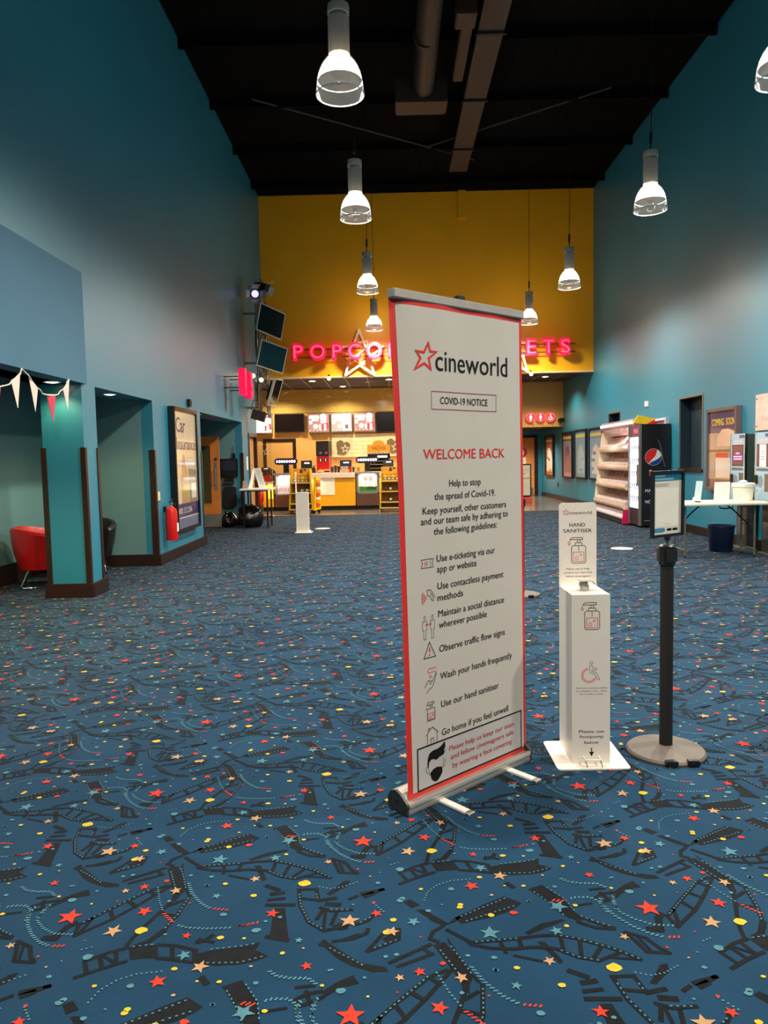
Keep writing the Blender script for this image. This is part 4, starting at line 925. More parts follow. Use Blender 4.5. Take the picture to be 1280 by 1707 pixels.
def bag(x, y, rx, ry, h, seed, label):
    rnd = random.Random(seed); t = thing('refuse_bag', label, 'bag', (x, y, 0), 0, 'refuse bags')
    ph = [rnd.uniform(0, 6) for _ in range(8)]
    b = MB(); n = 40; m = 18; vs = []; fs = []
    for i in range(m + 1):
        s = i / m
        r = math.sin(PI * (.16 + .70 * s)) ** .6 if s < .82 else math.sin(PI * (.16 + .70 * .82)) ** .6 * (1 - .55 * ((s - .82) / .18))
        for k in range(n):
            a = 2 * PI * k / n
            w = 1 + .10 * math.sin(3 * a + ph[0] + 2 * s) + .05 * abs(math.sin(5 * a + ph[1] - s * 6)) + .035 * abs(math.sin(9 * a + ph[2] + s * 11))
            z = h * s * (1 + .10 * math.sin(2 * a + ph[3])) + .03 * s * math.sin(5 * a + ph[4])
            vs.append((x + rx * r * w * math.cos(a) + .05 * s * math.cos(ph[5]), y + ry * r * w * math.sin(a), max(0, z)))
    for i in range(m):
        for k in range(n): fs.append((i * n + k, i * n + (k + 1) % n, (i + 1) * n + (k + 1) % n, (i + 1) * n + k))
    fs.append(tuple(range(n))[::-1]); fs.append(tuple(m * n + k for k in range(n))); b.add(vs, fs, BAG); b.build('sack', t, smooth=True)
    b = MB(); tx, ty = x + .05 * math.cos(ph[5]), y
    for k in range(4):
        a = ph[6] + k * 1.6; d = Vector((math.cos(a), math.sin(a), 0)); p = Vector((tx, ty, h * .95))
        b.tube([p, p + d * .04 + Vector((0, 0, .05)), p + d * .09 + Vector((0, 0, .075)), p + d * .13 + Vector((0, 0, .04))], [.035, .03, .025, .008], BAG, 8)
    b.build('knot', t, smooth=True)
bag(-3.02, 15.82, .25, .20, .42, 1, 'larger black refuse bag under the tall left table')
bag(-3.52, 15.98, .16, .15, .26, 2, 'smaller slumped refuse bag against the recess corner')

# screen number sign
t = thing('number_sign', 'bright pink block numerals standing off the left wall on rods', 'sign', (XL, 14.9, 2.76))
f = FL(XL + .30, 14.66, 2.76)
b = MB(f); b.letter3d('1', .0, .0, .44, NEON, .16, .13, .06); b.build('numeral', t)
f5 = FL(XL + .33, 15.12, 2.72); b = MB(f5); b.letter3d('5', .0, .0, .44, NEON, .28, .13, .06); b.build('numeral', t)
b = MB()
for z in (2.86, 3.08): b.tube([(XL + .29, 14.6, z), (XL + .29, 15.25, z)], .012, DGREY, 8)
for yy in (14.62, 15.2):
    for z in (2.86, 3.08): b.tube([(XL, yy, z), (XL + .30, yy, z)], .010, DGREY, 8)
b.build('rods', t)

# lighting truss with screens and spot lamps
TX, TY = -2.94, 16.8
TRU = mat('truss_metal', (150, 138, 122), .35, .8)
t = thing('lighting_truss', 'upright dark metal lattice truss standing off the left wall', 'truss', (TX + .1, TY + .1, 2.38))
ch = [(TX, TY), (TX + .20, TY), (TX + .20, TY + .24), (TX, TY + .24)]
for x, y in ch:
    b = MB(); b.cyl((x, y, 2.38), (x, y, 4.98), .020, TRU, n=10); b.build('chord', t, smooth=True)
b = MB(); n = 13
for i in range(n):
    z0, z1 = 2.40 + .197 * i, 2.40 + .197 * (i + 1)
    for j in range(4):
        p, q = ch[j], ch[(j + 1) % 4]
        if i % 2: p, q = q, p
        b.tube([(p[0], p[1], z0), (q[0], q[1], z1)], .008, TRU, 6)
        if i % 4 == 0: b.tube([(p[0], p[1], z0), (q[0], q[1], z0)], .008, TRU, 6)
b.build('lattice', t)
b = MB()
for z in (2.6, 3.6, 4.7): b.box((XL + .004, TY + .1, z), (TX, TY + .14, z + .05), TRU)
b.build('wall_arm', t)
b = MB(); random.seed(5)
for k in range(3): b.tube([(TX - .03 + .02 * math.sin(i * .9 + k), TY + .12 + .05 * math.sin(i * .6 + 2 * k), 4.9 - .19 * i) for i in range(12)], .010, BLACKM, 6)
b.build('loose_cable', t, smooth=True)
def truss_screen(cx_, cz, w, h, u, v, label, y=TY - .22):
    U = Vector(u).normalized(); V = Vector(v); V = (V - U * V.dot(U)).normalized()
    C = Vector((cx_, y, cz)); f = Frame(C - U * w / 2 - V * h / 2, U, V)
    t = thing('display_screen', label, 'screen', C - Vector((0, 0, h / 2)), 0, 'truss screens')
    b = MB(f); q = .022
    for a in ((0, q, 0, h), (w - q, w, 0, h), (q, w - q, 0, q), (q, w - q, h - q, h)): b.fbox(*a, -.05, .004, mat('screen_bezel', (196, 186, 170), .4, .2))
    b.build('bezel', t)
    b = MB(f); b.fbox(q, w - q, q, h - q, -.05, -.004, SCREEN); b.build('glass', t)
    b = MB(f); b.prism([(.1, .1), (w - .1, .1), (w - .1, h - .1), (.1, h - .1)], -.13, -.05, BLACKM); b.build('rear_housing', t, bevel=.02)
    b = MB(); p = f.at(w / 2, h / 2, -.12); b.tube([p, (TX + .20, TY - .025, p.z)], .02, BLACK, 8); b.build('mount_arm', t)
    return t
truss_screen(-2.577, 4.48, .76, .60, (.47, .61, -.150), (.09, .03, .60), 'upper tilted grey framed screen on the left truss')
truss_screen(-2.574, 3.71, .76, .58, (.50, .58, -.135), (.09, -.03, .58), 'lower tilted grey framed screen on the left truss')
truss_screen(-2.56, 2.95, .62, .62, (.12, .95, .05), (.20, -.05, .60), 'third screen on the left truss, turned edge on', TY + .05)
b = MB(FY(-2.76, TY - .27, 4.66)); b.fbox(.02, .10, .0, .17, .0, .004, PAPER); tag(b.build('paper_note'), 'white paper note stuck on the corner of the upper truss screen', 'note')
def par_can(c, d, label, lens, size=.11):
    c = Vector(c); d = Vector(d).normalized(); t = thing('spot_lamp', label, 'spot lamp', c, 0, 'truss spot lamps')
    b = MB(); b.tube([c - d * .22, c - d * .12, c + d * .06], [size * .6, size * .85, size], BLACK, 20); cn = b.build('can', t, smooth=True)
    b = MB(); a = d.cross(Vector((0, 0, 1))).normalized(); e = a.cross(d)
    b.tube([c + d * .062, c + d * .066], [size * .72, size * .70], lens, 20); b.build('lens', cn)
    for s in ((1, 0), (-1, 0), (0, 1), (0, -1)):
        o = a * s[0] + e * s[1]; w = a * s[1] + e * s[0]
        p = c + d * .06 + o * size; q = p + o * .10 + d * .12
        b = MB(); b.add([p - w * .07, p + w * .07, q + w * .1, q - w * .1, p - w * .07 + d * .004, p + w * .07 + d * .004, q + w * .1 + d * .004, q - w * .1 + d * .004], [(0, 1, 2, 3), (7, 6, 5, 4), (0, 4, 5, 1), (1, 5, 6, 2), (2, 6, 7, 3), (3, 7, 4, 0)], mat('barn_door', (150, 144, 142), .4, .5)); b.build('barn_door', cn)
    b = MB(); b.tube([c - d * .05 + a * (size + .01), c - d * .05 + a * (size + .01) + Vector((0, 0, .16)), c - d * .05 - a * (size + .01) + Vector((0, 0, .16)), c - d * .05 - a * (size + .01)], .008, BLACK, 6); b.build('yoke', t)
    return t
par_can((-2.93, 16.62, 5.10), (.35, -1, -.25), 'spot lamp with spread metal flaps and a lilac lens on top of the truss', mat('lilac_lens', (214, 204, 255), .2, emit=1.2))
par_can((-2.78, 16.95, 5.30), (1, -.05, -.35), 'spot lamp lying across the very top of the truss, pointing right', mat('dark_lens', (60, 50, 46), .1))
def halogen(c, d, label):
    c = Vector(c); d = Vector(d).normalized(); t = thing('halogen_spot', label, 'spot lamp', c, 0, 'halogen spots')
    b = MB(); b.tube([c - d * .10, c], [.03, .055], DGREY, 14); b.build('shell', t, smooth=True)
    b = MB(); b.tube([c + d * .001, c + d * .01], [.048, .03], mat('halogen_glow', (255, 214, 150), .4, emit=10), 14); b.build('bulb', t)
    b = MB(); b.tube([c - d * .08, (TX + .05, TY, c.z + .05)], .008, BLACK, 6); b.build('arm', t)
halogen((-3.02, 16.62, 3.31), (.1, -1, -.35), 'upper of the two small lit halogen spots on the truss')
halogen((-2.85, 16.66, 3.22), (.1, -1, -.35), 'lower of the two small lit halogen spots on the truss')
t = thing('flood_lamp', 'dark boxy flood lamp hanging at the foot of the truss', 'flood lamp', (-2.97, 16.62, 2.34))
b = MB(Frame((-3.12, 16.58, 2.33), (1, 0, -.18), (.18, 0, 1))); b.prism([(0, .04), (.30, .0), (.33, .22), (.03, .26)], -.22, 0, mat('flood_brown', (46, 32, 26), .5)); b.build('body', t, bevel=.01)
b = MB(); b.tube([(-3.1, 16.7, 2.56), (-3.06, 16.75, 2.78), (-2.93, 16.8, 2.78)], .012, BLACK, 8); b.build('bracket', t)

# ------------------------------------------------------------------ right side
LILACF = mat('frame_plum', (104, 84, 88), .3)
def film(c1, c2, c3, seed, title=None):
    def draw(b, w, h, n):
        rnd = random.Random(seed)
        b.rect(.04, w - .04, .04, h - .04, glossy('print_a%d' % seed, c1), n)
        b.rect(.04, w - .04, h * .80, h - .04, glossy('print_b%d' % seed, c2), n + .0008)
        if title: b.text(title, w * .16, h * .815, h * .085, glossy('title_yellow', (240, 206, 40)), w * .93, .02, n=n + .002)
        else: b.rect(.07, w - .07, h * .84, h * .90, glossy('band_yellow', (206, 186, 96)), n + .0016)
        b.poly([(w * .2, h * .12), (w * .15, h * .4), (w * .3, h * .62), (w * .5, h * .70), (w * .72, h * .6), (w * .86, h * .36), (w * .8, h * .12)], glossy('print_c%d' % seed, c3), n + .0012)
        for k in range(6):
            u = rnd.uniform(.12, .6) * w; v = rnd.uniform(.12, .7) * h
            b.rect(u, u + rnd.uniform(.1, .3) * w, v, v + rnd.uniform(.02, .07) * h, glossy('print_%s%d' % ('cb'[k % 2], seed), (c3, c2)[k % 2]), n + .0016 + k * .00002)
    return draw
poster('wall_poster', FR(XR, 25.15, .71), 1.25, 1.34, 'brown and white poster in a black frame nearest the toilet door', BLACK, film((132, 74, 56), (110, 62, 52), (222, 206, 190), 1))
poster('wall_poster', FR(XR, 22.62, .715), 1.20, 1.37, 'purple and grey poster in a dark frame second from the toilet door', BLACK, film((148, 150, 176), (92, 70, 96), (74, 62, 130), 2))
poster('wall_poster', FR(XR, 21.12, .735), 1.22, 1.36, 'pale blue grey poster in a dark frame third from the toilet door', BLACK, film((138, 158, 172), (120, 150, 170), (176, 188, 192), 3))
poster('wall_poster', FR(XR, 19.60, .745), 1.22, 1.34, 'pale poster with pink text partly hidden by the confectionery shelves', BLACK, film((140, 156, 172), (120, 136, 156), (214, 200, 190), 4))
poster('wall_poster', FR(XR, 15.25, .745), 1.15, 1.33, 'poster mostly hidden behind the black drinks fridge', mat('frame_white', (206, 200, 214), .35), film((120, 108, 140), (130, 118, 150), (150, 140, 170), 5), .08)
def coming(b, w, h, n):
    pur = glossy('soon_purple', (56, 40, 92)); b.rect(.04, w - .04, .04, h - .04, glossy('soon_tan', (176, 142, 122)), n)
    b.rect(.04, w - .04, h * .70, h - .04, pur, n + .0006); b.text('COMING  SOON', w * .16, h * .79, h * .082, glossy('title_yellow', (240, 206, 40)), w * .91, .02, n=n + .002)
    b.poly([(w * .32, h * .54), (w * .36, h * .66), (w * .5, h * .74), (w * .7, h * .745), (w - .045, h * .70), (w - .045, h * .54)], glossy('soon_pink', (208, 168, 148)), n + .001)
    b.rect(.045, w - .045, h * .47, h * .50, glossy('soon_olive', (126, 104, 72)), n + .001); b.rect(w * .3, w * .7, h * .40, h * .46, glossy('soon_red', (196, 50, 44)), n + .001)
    b.rect(w * .3, w * .85, h * .16, h * .40, glossy('soon_white', (214, 200, 190)), n + .001); b.rect(.045, w * .28, h * .16, h * .44, glossy('soon_grey', (162, 146, 132)), n + .001); b.rect(.045, w - .045, .045, h * .14, glossy('soon_brown', (104, 82, 92)), n + .001)
poster('wall_poster', FR(XR, 12.28, .79), 1.07, 1.31, 'COMING SOON poster in a plum frame behind the ticket machines', LILACF, coming, .09, .055)
t = thing('wall_sign', 'pale pink acrylic sign plate high on the right wall at the frame edge', 'sign', (XR, 10.3, 1.70))
f = FR(XR, 10.74, 1.70)
b = MB(f); b.fbox(0, .95, 0, .51, .02, .03, mat('acrylic_pink', (222, 186, 176), .25, coat=.6)); q = mat('faint_ink', (150, 118, 116), .5)
b.text('Ticket', .06, .26, .07, mat('faint_grey_text', (196, 160, 156), .5), None, 0, n=.0306); b.text('Point', .19, .13, .075, q, None, 0, n=.0306); b.build('plate', t, bevel=.004)
for u, v in ((.04, .45), (.04, .06), (.91, .45), (.91, .06)):
    b = MB(f); b.cyl(f.at(u, v, 0), f.at(u, v, .036), .010, DGREY, n=12); b.build('stud', t)
def small(name, fr, w, h, d, m, label, cat):
    b = MB(fr); b.fbox(0, w, 0, h, 0, d, m); tag(b.build(name, bevel=.004), label, cat)
small('motion_sensor', FR(XR, 15.34, 2.36), .08, .11, .05, WHITE, 'small white sensor on the blue wall above the drinks fridge', 'sensor')
small('wall_socket', FR(XR, 23.5, .40), .12, .15, .012, BLACK, 'small black socket plate low on the far blue wall', 'socket')
small('wall_socket', FR(XR, 11.0, .36), .09, .12, .02, WHITE, 'white plug socket on the wall above the blue waste bin', 'socket')
t = thing('security_camera', 'small black dome camera at the corner of the amber fascia', 'camera', (XR - .08, 22.6, 2.42))
b = MB(); b.ball((XR - .12, 22.6, 2.44), .075, SCREEN, 10); b.build('dome', t, smooth=True)
b = MB(); b.cyl((XR, 22.6, 2.47), (XR - .12, 22.6, 2.47), .05, BLACK, n=14); b.build('mount', t)

# drinks fridge
px0, px1, py0, py1 = 4.70, 5.265, 14.0, 14.62
FRB = mat('fridge_black', (26, 24, 28), .3, var=.04)
t = thing('drinks_fridge', 'tall black drinks fridge with a round red white and blue logo on its side', 'fridge', ((px0 + px1) / 2, 14.31, 0))
b = MB(FY(px0, py0, 0)); b.fbox(0.02, px1 - px0, .04, 1.955, -(py1 - py0), 0, FRB)
LW = mat('logo_white', (226, 222, 216), .4); LR = mat('logo_red', (214, 34, 36), .4); LB = mat('logo_blue', (24, 52, 140), .4)
cu, cv, r = .243, 1.335, .152
b.disc(cu, cv, r + .008, mat('logo_rim', (150, 170, 190), .4), .0006, 36); b.disc(cu, cv, r, LW, .0010, 36)
arc = lambda a0, a1: [(cu + r * math.cos(a0 + (a1 - a0) * i / 18), cv + r * math.sin(a0 + (a1 - a0) * i / 18)) for i in range(19)]
b.poly(arc(math.radians(62), math.radians(232)) + [(cu - .03, cv - .045), (cu + .04, cv + .02)], LR, .0014)
b.poly(arc(math.radians(238), math.radians(372)) + [(cu + .11, cv - .02), (cu + .03, cv - .065), (cu - .05, cv - .10)], LB, .0014)
b.text('MAXIMUM', .092, .672, .058, LW, .46, .010, n=.001); b.text('TASTE', .175, .582, .058, LW, .385, .010, n=.001); b.text('NO SUGAR', .092, .465, .058, LW, .46, .010, n=.001)
b.stroke([(.075, .135), (.20, .135)], .005, LW, False, .001); b.rect(.20, .27, .128, .142, LW, .001)
b.stroke([(.315, 1.66), (.35, 1.62), (.39, 1.45), (.43, 1.26), (.46, 1.15)], .016, mat('splash_grey', (92, 96, 98), .4), False, .001)
b.rect(.165, .20, .98, 1.06, LR, .001); b.rect(.165, .21, 1.07, 1.09, LW, .001)
b.build('cabinet', t)
f = FR(px0, py1, 0)
b = MB(f); b.fbox(0, .62, .36, 1.72, -.02, .0, mat('fridge_glow', (214, 224, 255), .4, emit=1.35, var=.02)); 
for k in range(5): b.rect(.02, .60, .50 + .24 * k, .512 + .24 * k, mat('shelf_tint', (130, 130, 150), .4), .0006)
for k in range(5):
    for j in range(5): b.rect(.06 + .1 * j, .11 + .1 * j, .53 + .24 * k, .60 + .24 * k, mat('bottle_tint', (150, 150, 176), .4), .0007)
b.build('lit_window', t)
b = MB(f); b.fbox(0, .62, 1.72, 1.955, -.02, .0, mat('fridge_plum', (92, 52, 70), .4, emit=.3)); b.text('MAX', .24, 1.79, .09, mat('head_pink', (240, 110, 140), .4, emit=.6), .48, .02, n=.001); b.build('header', t)
b = MB(f); b.fbox(0, .62, .04, .36, -.02, .0, mat('grille_black', (40, 32, 42), .5)); b.build('grille', t)
b = MB(f); b.fbox(.595, .625, .04, 1.955, -.02, .03, GREY); b.fbox(-.002, .02, .04, 1.955, -.02, .03, GREY); b.fbox(.54, .565, .8, 1.2, .0, .045, GREY); b.build('door_frame', t)
b = MB()
for x in (px0 + .06, px1 - .06):
    for y in (py0 + .06, py1 - .06): b.cyl((x, y, 0), (x, y, .042), .02, BLACK, n=10)
b.build('feet', t)

# pick and mix shelving
A0, A1 = 14.67, 17.25
t = thing('confectionery_shelves', 'long shelving of clear sweet bins beside the black drinks fridge', 'shelving', (5.0, (A0 + A1) / 2, 0))
PINK = mat('sweet_pink', (176, 108, 102), .3, var=.15, scale=10); CLR = mat('clear_bin', (206, 178, 158), .18, var=.08, scale=20, coat=.6); LIDM = mat('bin_lid_highlight', (236, 222, 224), .12, var=.04, coat=1.0); SHF = mat('shelf_cream', (214, 198, 170), .45)  # near-white lids: bright highlights on the bins put into the colour
f = Frame((0, 0, 0), (1, 0, 0), (0, 0, 1))
def xz(b, pts, y0, y1, m):
    f = Frame((0, y0, 0), (1, 0, 0), (0, 0, 1)); b.fr = f; k0 = len(b.v); b.prism(pts, -(y1 - y0), 0, m)
    for q in b.v[k0:]: q.x -= .13 * (A1 - q.y) / (A1 - A0) * min(1, max(0, (5.24 - q.x) / .5))
b = MB(); xz(b, [(5.24, .1), (5.24, 2.0), (5.20, 2.0), (5.12, .1)], A0, A1, PINK); b.build('back_panel', t)
tiers = [(4.86, 1.44, 5.10), (4.82, 1.06, 5.08), (4.78, .68, 5.05), (4.73, .30, 5.02)]
for xf, z, xb in tiers:
    b = MB(); xz(b, [(xf, z), (xf + .01, z + .06), (xb, z + .10), (xb + .13, z + .06), (xb + .13, z)], A0 + .01, A1, SHF); b.build('shelf', t)
    for k in range(11):
        y = A0 + .03 + k * .233
        b = MB(); xz(b, [(xf - .022, z + .015), (xf - .034, z + .05), (xf - .03, z + .085), (xf - .005, z + .125), (xf + .09, z + .165), (xb - .02, z + .175), (xb, z + .10), (xf + .02, z + .064), (xf + .0, z + .012)], y, y + .202, CLR)
        xz(b, [(xf - .004, z + .127), (xf + .09, z + .167), (xb - .02, z + .177), (xb - .03, z + .183), (xf + .085, z + .174), (xf - .006, z + .133)], y + .012, y + .192, LIDM)
        xz(b, [(xb - .02, z + .17), (xb, z + .17), (xb + .06, z + .33), (xb + .04, z + .33)], y + .01, y + .19, PINK)
        xz(b, [(xb - .10, z + .17), (xb + .03, z + .34), (xb + .07, z + .34), (xb + .06, z + .11)], y - .012, y - .004, CLR)
        b.build('sweet_bin', t)
b = MB(); xz(b, [(4.90, 1.93), (4.87, 1.98), (4.865, 2.06), (4.91, 2.10), (5.22, 2.10), (5.22, 1.80), (5.08, 1.80)], A0 + .02, A1, mat('canopy_pink', (206, 164, 166), .2, coat=.8)); b.build('canopy', t)
b = MB(); xz(b, [(4.878, 1.99), (4.864, 2.0), (4.862, 2.05), (4.876, 2.055)], A0 + .02, A1, mat('canopy_light', (255, 246, 246), .3, emit=1.6)); b.build('light_strip', t)
b = MB(); xz(b, [(4.88, 2.0), (4.95, 2.16), (5.22, 2.08), (5.22, 1.96)], A0 - .01, A0 + .02, mat('canopy_yellow', (226, 190, 20), .4)); xz(b, [(5.05, 1.96), (5.22, 2.08), (5.22, 1.9)], A0 - .013, A0 - .009, LR); b.build('canopy_end', t)
b = MB(); xz(b, [(4.70, .03), (4.70, .12), (5.24, .12), (5.24, .03)], A0, A1, BLACKM); xz(b, [(4.71, 0), (4.71, .03), (5.24, .03), (5.24, 0)], A0 + .02, A1 - .02, BLACKM); b.build('plinth', t)
b = MB(); xz(b, [(4.69, .12), (4.69, .15), (4.80, .27), (5.05, .29), (5.05, .12)], A0, A1, mat('base_lilac', (196, 180, 186), .35)); b.build('base_ledge', t)
b = MB(); xz(b, [(4.685, .02), (4.72, .30), (5.04, .30), (5.04, .02)], A0 - .012, A0, mat('magenta_panel', (196, 14, 84), .4)); b.build('end_panel', t); b = MB(); xz(b, [(5.04, .02), (5.04, 1.9), (5.24, 1.9), (5.24, .02)], A0 - .012, A0, SHF); b.build('end_panel', t); b = MB(); xz(b, [(4.71, .25), (4.90, 1.9), (5.24, 1.9), (5.24, .25)], A1, A1 + .012, SHF); b.build('end_panel', t)
lamp('canopy_light', 'AREA', (4.94, (A0 + A1) / 2, 1.78), 22, (1, .92, .9), target=(5.0, (A0 + A1) / 2, 0), size=(.1, 2.2))

# ticket machines
KB = mat('kiosk_blue', (158, 190, 210), .4, var=.03); KS = mat('kiosk_side', (52, 66, 62), .35)
def kiosk(ya, label, note):
    yb = ya - .46; x0 = 5.06
    t = thing('ticket_machine', label, 'ticket machine', (5.16, (ya + yb) / 2, 0), 0, 'ticket machines')
    b = MB(); b.box((x0 + .01, yb, .72), (XR - .002, ya, 1.655), KS); b.build('body', t, bevel=.006)
    f = FR(x0, ya, 0)
    b = MB(f); b.fbox(.012, .448, .70, 1.665, -.02, .008, KB); b.rect(.27, .44, 1.60, 1.645, mat('kiosk_tag', (96, 96, 116), .4), .0086); 
    pk_ = mat('kiosk_pink', (224, 188, 190), .4); b.rect(.10, .36, 1.545, 1.572, pk_, .0086); b.rect(.10, .36, 1.51, 1.528, pk_, .0086)
    fp = b.build('front_panel', t, bevel=.004)
    b = MB(f); b.fbox(.0, .014, .70, 1.668, -.02, .016, CHROME); b.fbox(.446, .46, .70, 1.668, -.02, .016, CHROME); b.build('edge_trim', t)
    b = MB(f); b.fbox(.05, .40, 1.20, 1.505, .004, .010, BLACK); b.rect(.065, .39, 1.21, 1.495, mat('kiosk_screen', (112, 70, 72), .2, emit=.25), .0108)
    if note: b.rect(.13, .31, 1.195, 1.50, PAPER, .0114); [b.rect(.17, .27, 1.40 - .035 * i, 1.408 - .035 * i, GREY, .012) for i in range(4)]
    else:
        mg = mat('kiosk_magenta', (236, 150, 236), .3, emit=.9)
        for u0, u1, v in ((.17, .29, 1.372), (.10, .36, 1.325), (.10, .36, 1.29)): b.rect(u0, u1, v, v + .02, mg, .0114)
    b.build('screen', fp)
    b = MB(f); b.fbox(.05, .39, 1.145, 1.175, .006, .014, GREY); b.build('card_slot', fp)
    b = MB(f); b.fbox(.27, .40, .86, 1.10, .004, .010, mat('printer_bay', (108, 92, 78), .5)); b.build('printer_bay', fp)
    b = MB(f); b.fbox(.03, .09, .96, 1.08, .0, .03, BLACK); b.disc(.16, .99, .07, mat('kiosk_grey', (128, 146, 160), .4), .0092, 20, .085); b.build('card_reader', fp)
    b = MB(); b.box((5.10, yb + .04, 0), (XR - .04, ya - .12, .72), DGREY); b.build('pedestal', t)
    b = MB(); b.box((5.06, yb + .02, 0), (XR - .04, ya - .1, .02), GREY); b.build('pedestal_base', t); b = MB(); b.box((5.094, yb + .08, .20), (5.10, ya - .16, .44), SILVER); b.build('pedestal_plate', t)
kiosk(11.07, 'pale blue ticket machine with a magenta line on its screen, left of the two', False)
kiosk(10.33, 'pale blue ticket machine with a paper notice over its screen, cut by the right edge', True)

# folding table and what stands on it
TBW = mat('table_white', (240, 232, 214), .45, var=.02)
t = thing('folding_table', 'white folding table with thin metal legs before the ticket machines', 'table', (4.4, 10.1, 0))
b = MB(); b.box((3.78, 9.80, .697), (4.99, 10.42, .74), TBW); b.build('tabletop', t, bevel=.012)
LG = mat('leg_taupe', (108, 108, 98), .45, .4)
for x in (3.93, 4.86):
    for y in (9.92, 10.30):
        b = MB(); b.cyl((x, y, 0), (x, y, .70), .0135, LG, n=12); b.cyl((x, y, 0), (x, y, .02), .017, BLACK, n=12); b.build('leg', t, smooth=True)
    b = MB(); b.cyl((x, 9.92, .10), (x, 10.30, .10), .010, LG, n=10); b.cyl((x, 9.92, .66), (x, 10.30, .66), .010, LG, n=10); b.build('stretcher', t, smooth=True)
for x0, x1 in ((3.93, 4.22), (4.86, 4.56)):
    b = MB(); b.tube([(x0, 10.11, .42), (x0 + (x1 - x0) * .6, 10.11, .60), (x1, 10.11, .695)], .010, BLACK, 8); b.tube([(x0, 9.92, .42), (x0, 10.30, .42)], .009, BLACK, 8); b.build('brace', t, smooth=True)
b = MB(); b.tube([(4.42, 10.0, .69), (4.43, 10.0, .655), (4.50, 10.0, .645), (4.60, 10.0, .655), (4.60, 10.0, .69)], .009, BLACK, 8); b.build('latch', t, smooth=True)
t = thing('leaflet_holder', 'narrow clear leaflet holder seen edge on at the left of the white table', 'holder', (4.12, 10.05, .74))
HOLD = mat('holder_clear', (176, 196, 198), .2, coat=.5)
f = Frame((4.085, 10.02, .754), (.55, -.84, 0), (.16, .11, 1))
b = MB(f); b.fbox(0, .10, 0, .275, -.005, 0, HOLD); b.build('panel', t)
b = MB(f); b.fbox(0, .10, 0, .05, 0, .03, PAPER); b.fbox(-.01, .11, -.005, .0, -.05, .05, HOLD); b.build('foot', t)
t = thing('table_sign', 'leaning plain white board on the white table beside the bucket', 'board', (4.48, 10.05, .74))
f = Frame((4.335, 9.98, .742), (1, 0, 0), (.14, .22, 1))
b = MB(f); b.fbox(0, .21, 0, .27, -.006, 0, mat('board_white', (226, 220, 214), .45)); b.build('panel', t, bevel=.002)
b = MB(); b.add([(4.44, 10.0, .742), (4.50, 10.0, .742), (4.50, 10.12, .742), (4.44, 10.12, .742), (4.47, 10.035, .95), (4.51, 10.035, .95)], [(0, 1, 5, 4), (2, 3, 4, 5), (0, 4, 3), (1, 2, 5), (0, 3, 2, 1)], PAPER); b.build('strut', t)
t = thing('plastic_bucket', 'white plastic bucket with a lid on the folding table', 'bucket', (4.775, 10.08, .74))
c = (4.775, 10.08, .74); PB = mat('bucket_white', (240, 234, 218), .4, var=.01)
b = MB(); b.lathe([(1e-4, .001), (.112, .001), (.118, .008), (.133, .205)], c, PB, 32); b.build('pail', t, smooth=True)
b = MB(); b.lathe([(.134, .19), (.145, .192), (.147, .235), (.138, .243), (.12, .236), (1e-4, .236)], c, PB, 32); b.build('lid', t, smooth=True)
b = MB(); b.tube([(c[0] + .138, c[1] - .02, c[2] + .19), (c[0] + .15, c[1] - .08, c[2] + .14), (c[0] + .10, c[1] - .13, c[2] + .11)], .003, SILVER, 6); b.build('handle', t)
b = MB(FY(c[0], c[1] - .123, c[2])); b.rect(-.082, -.076, .06, .12, INK, -.028); b.build('mark', t)
b = MB(); b.ball((4.765, 10.06, 1.0), (.055, .05, .024), mat('blue_cloth', (176, 196, 226), .8, bump=.4, bscale=60), 10); tag(b.build('blue_cloth', smooth=True), 'crumpled pale blue cloth lying on the bucket lid', 'cloth')
t = thing('waste_bin', 'dark blue open waste bin on the carpet under the white table', 'bin', (4.68, 10.52, 0))
BN = mat('bin_blue', (14, 34, 66), .45)
b = MB(); b.lathe([(1e-4, .004), (.145, .0), (.152, .01), (.178, .36)], (4.68, 10.52, 0), BN, 32); b.lathe([(.170, .36), (.142, .012), (1e-4, .012)], (4.68, 10.52, 0), BN, 32); b.build('body', t, smooth=True)
b = MB(); b.lathe([(.168, .36), (.170, .372), (.190, .372), (.192, .352), (.180, .350)], (4.68, 10.52, 0), BN, 32); b.build('rim', t, smooth=True)

# ------------------------------------------------------------------ pink sign over the concession
t = thing('popcorn_sign', 'long pink block letter sign POPCORN & SWEETS on rails before the yellow wall', 'sign', (1.0, 19.1, 3.9))
ZB = 3.955; f = FY(0, 19.12, 0)
RAIL = mat('rail_bronze', (116, 84, 60), .4, .5)
for z in (4.03, 4.23):
    b = MB(); b.tube([(-2.48, 19.15, z), (4.76, 19.15, z)], .016, RAIL, 8); b.build('rail', t, smooth=True)
b = MB()
for x in (-2.0, -.2, 1.6, 3.4, 4.5):
    for z in (4.03, 4.23): b.tube([(x, 19.15, z), (x, YB, z)], .012, RAIL, 8)
b.build('standoff', t)
cs = [('P', -2.29, .28), ('O', -1.80, .43), ('P', -1.30, .28), ('C', -.87, .34), ('O', -.36, .41), ('R', .13, .30), ('N', .61, .32), ('&', 1.13, .34), ('S', 1.70, .27), ('W', 2.30, .46), ('E', 2.86, .24), ('E', 3.62, .26), ('T', 4.05, .31), ('S', 4.47, .28)]
cs = [c for c in cs if c[1] != 2.86] + [('E', 3.16, .26)]
for ch, x, w in cs:
    b = MB(f); b.letter3d(ch, x, ZB, .39, NEON, w, .14, .035)
    b.letter3d(ch, x, ZB + .03, .33, NEONHOT, w * .80, .006, -.012, .14); b.build('letter', t)
STW = mat('star_white', (238, 226, 196), .45)
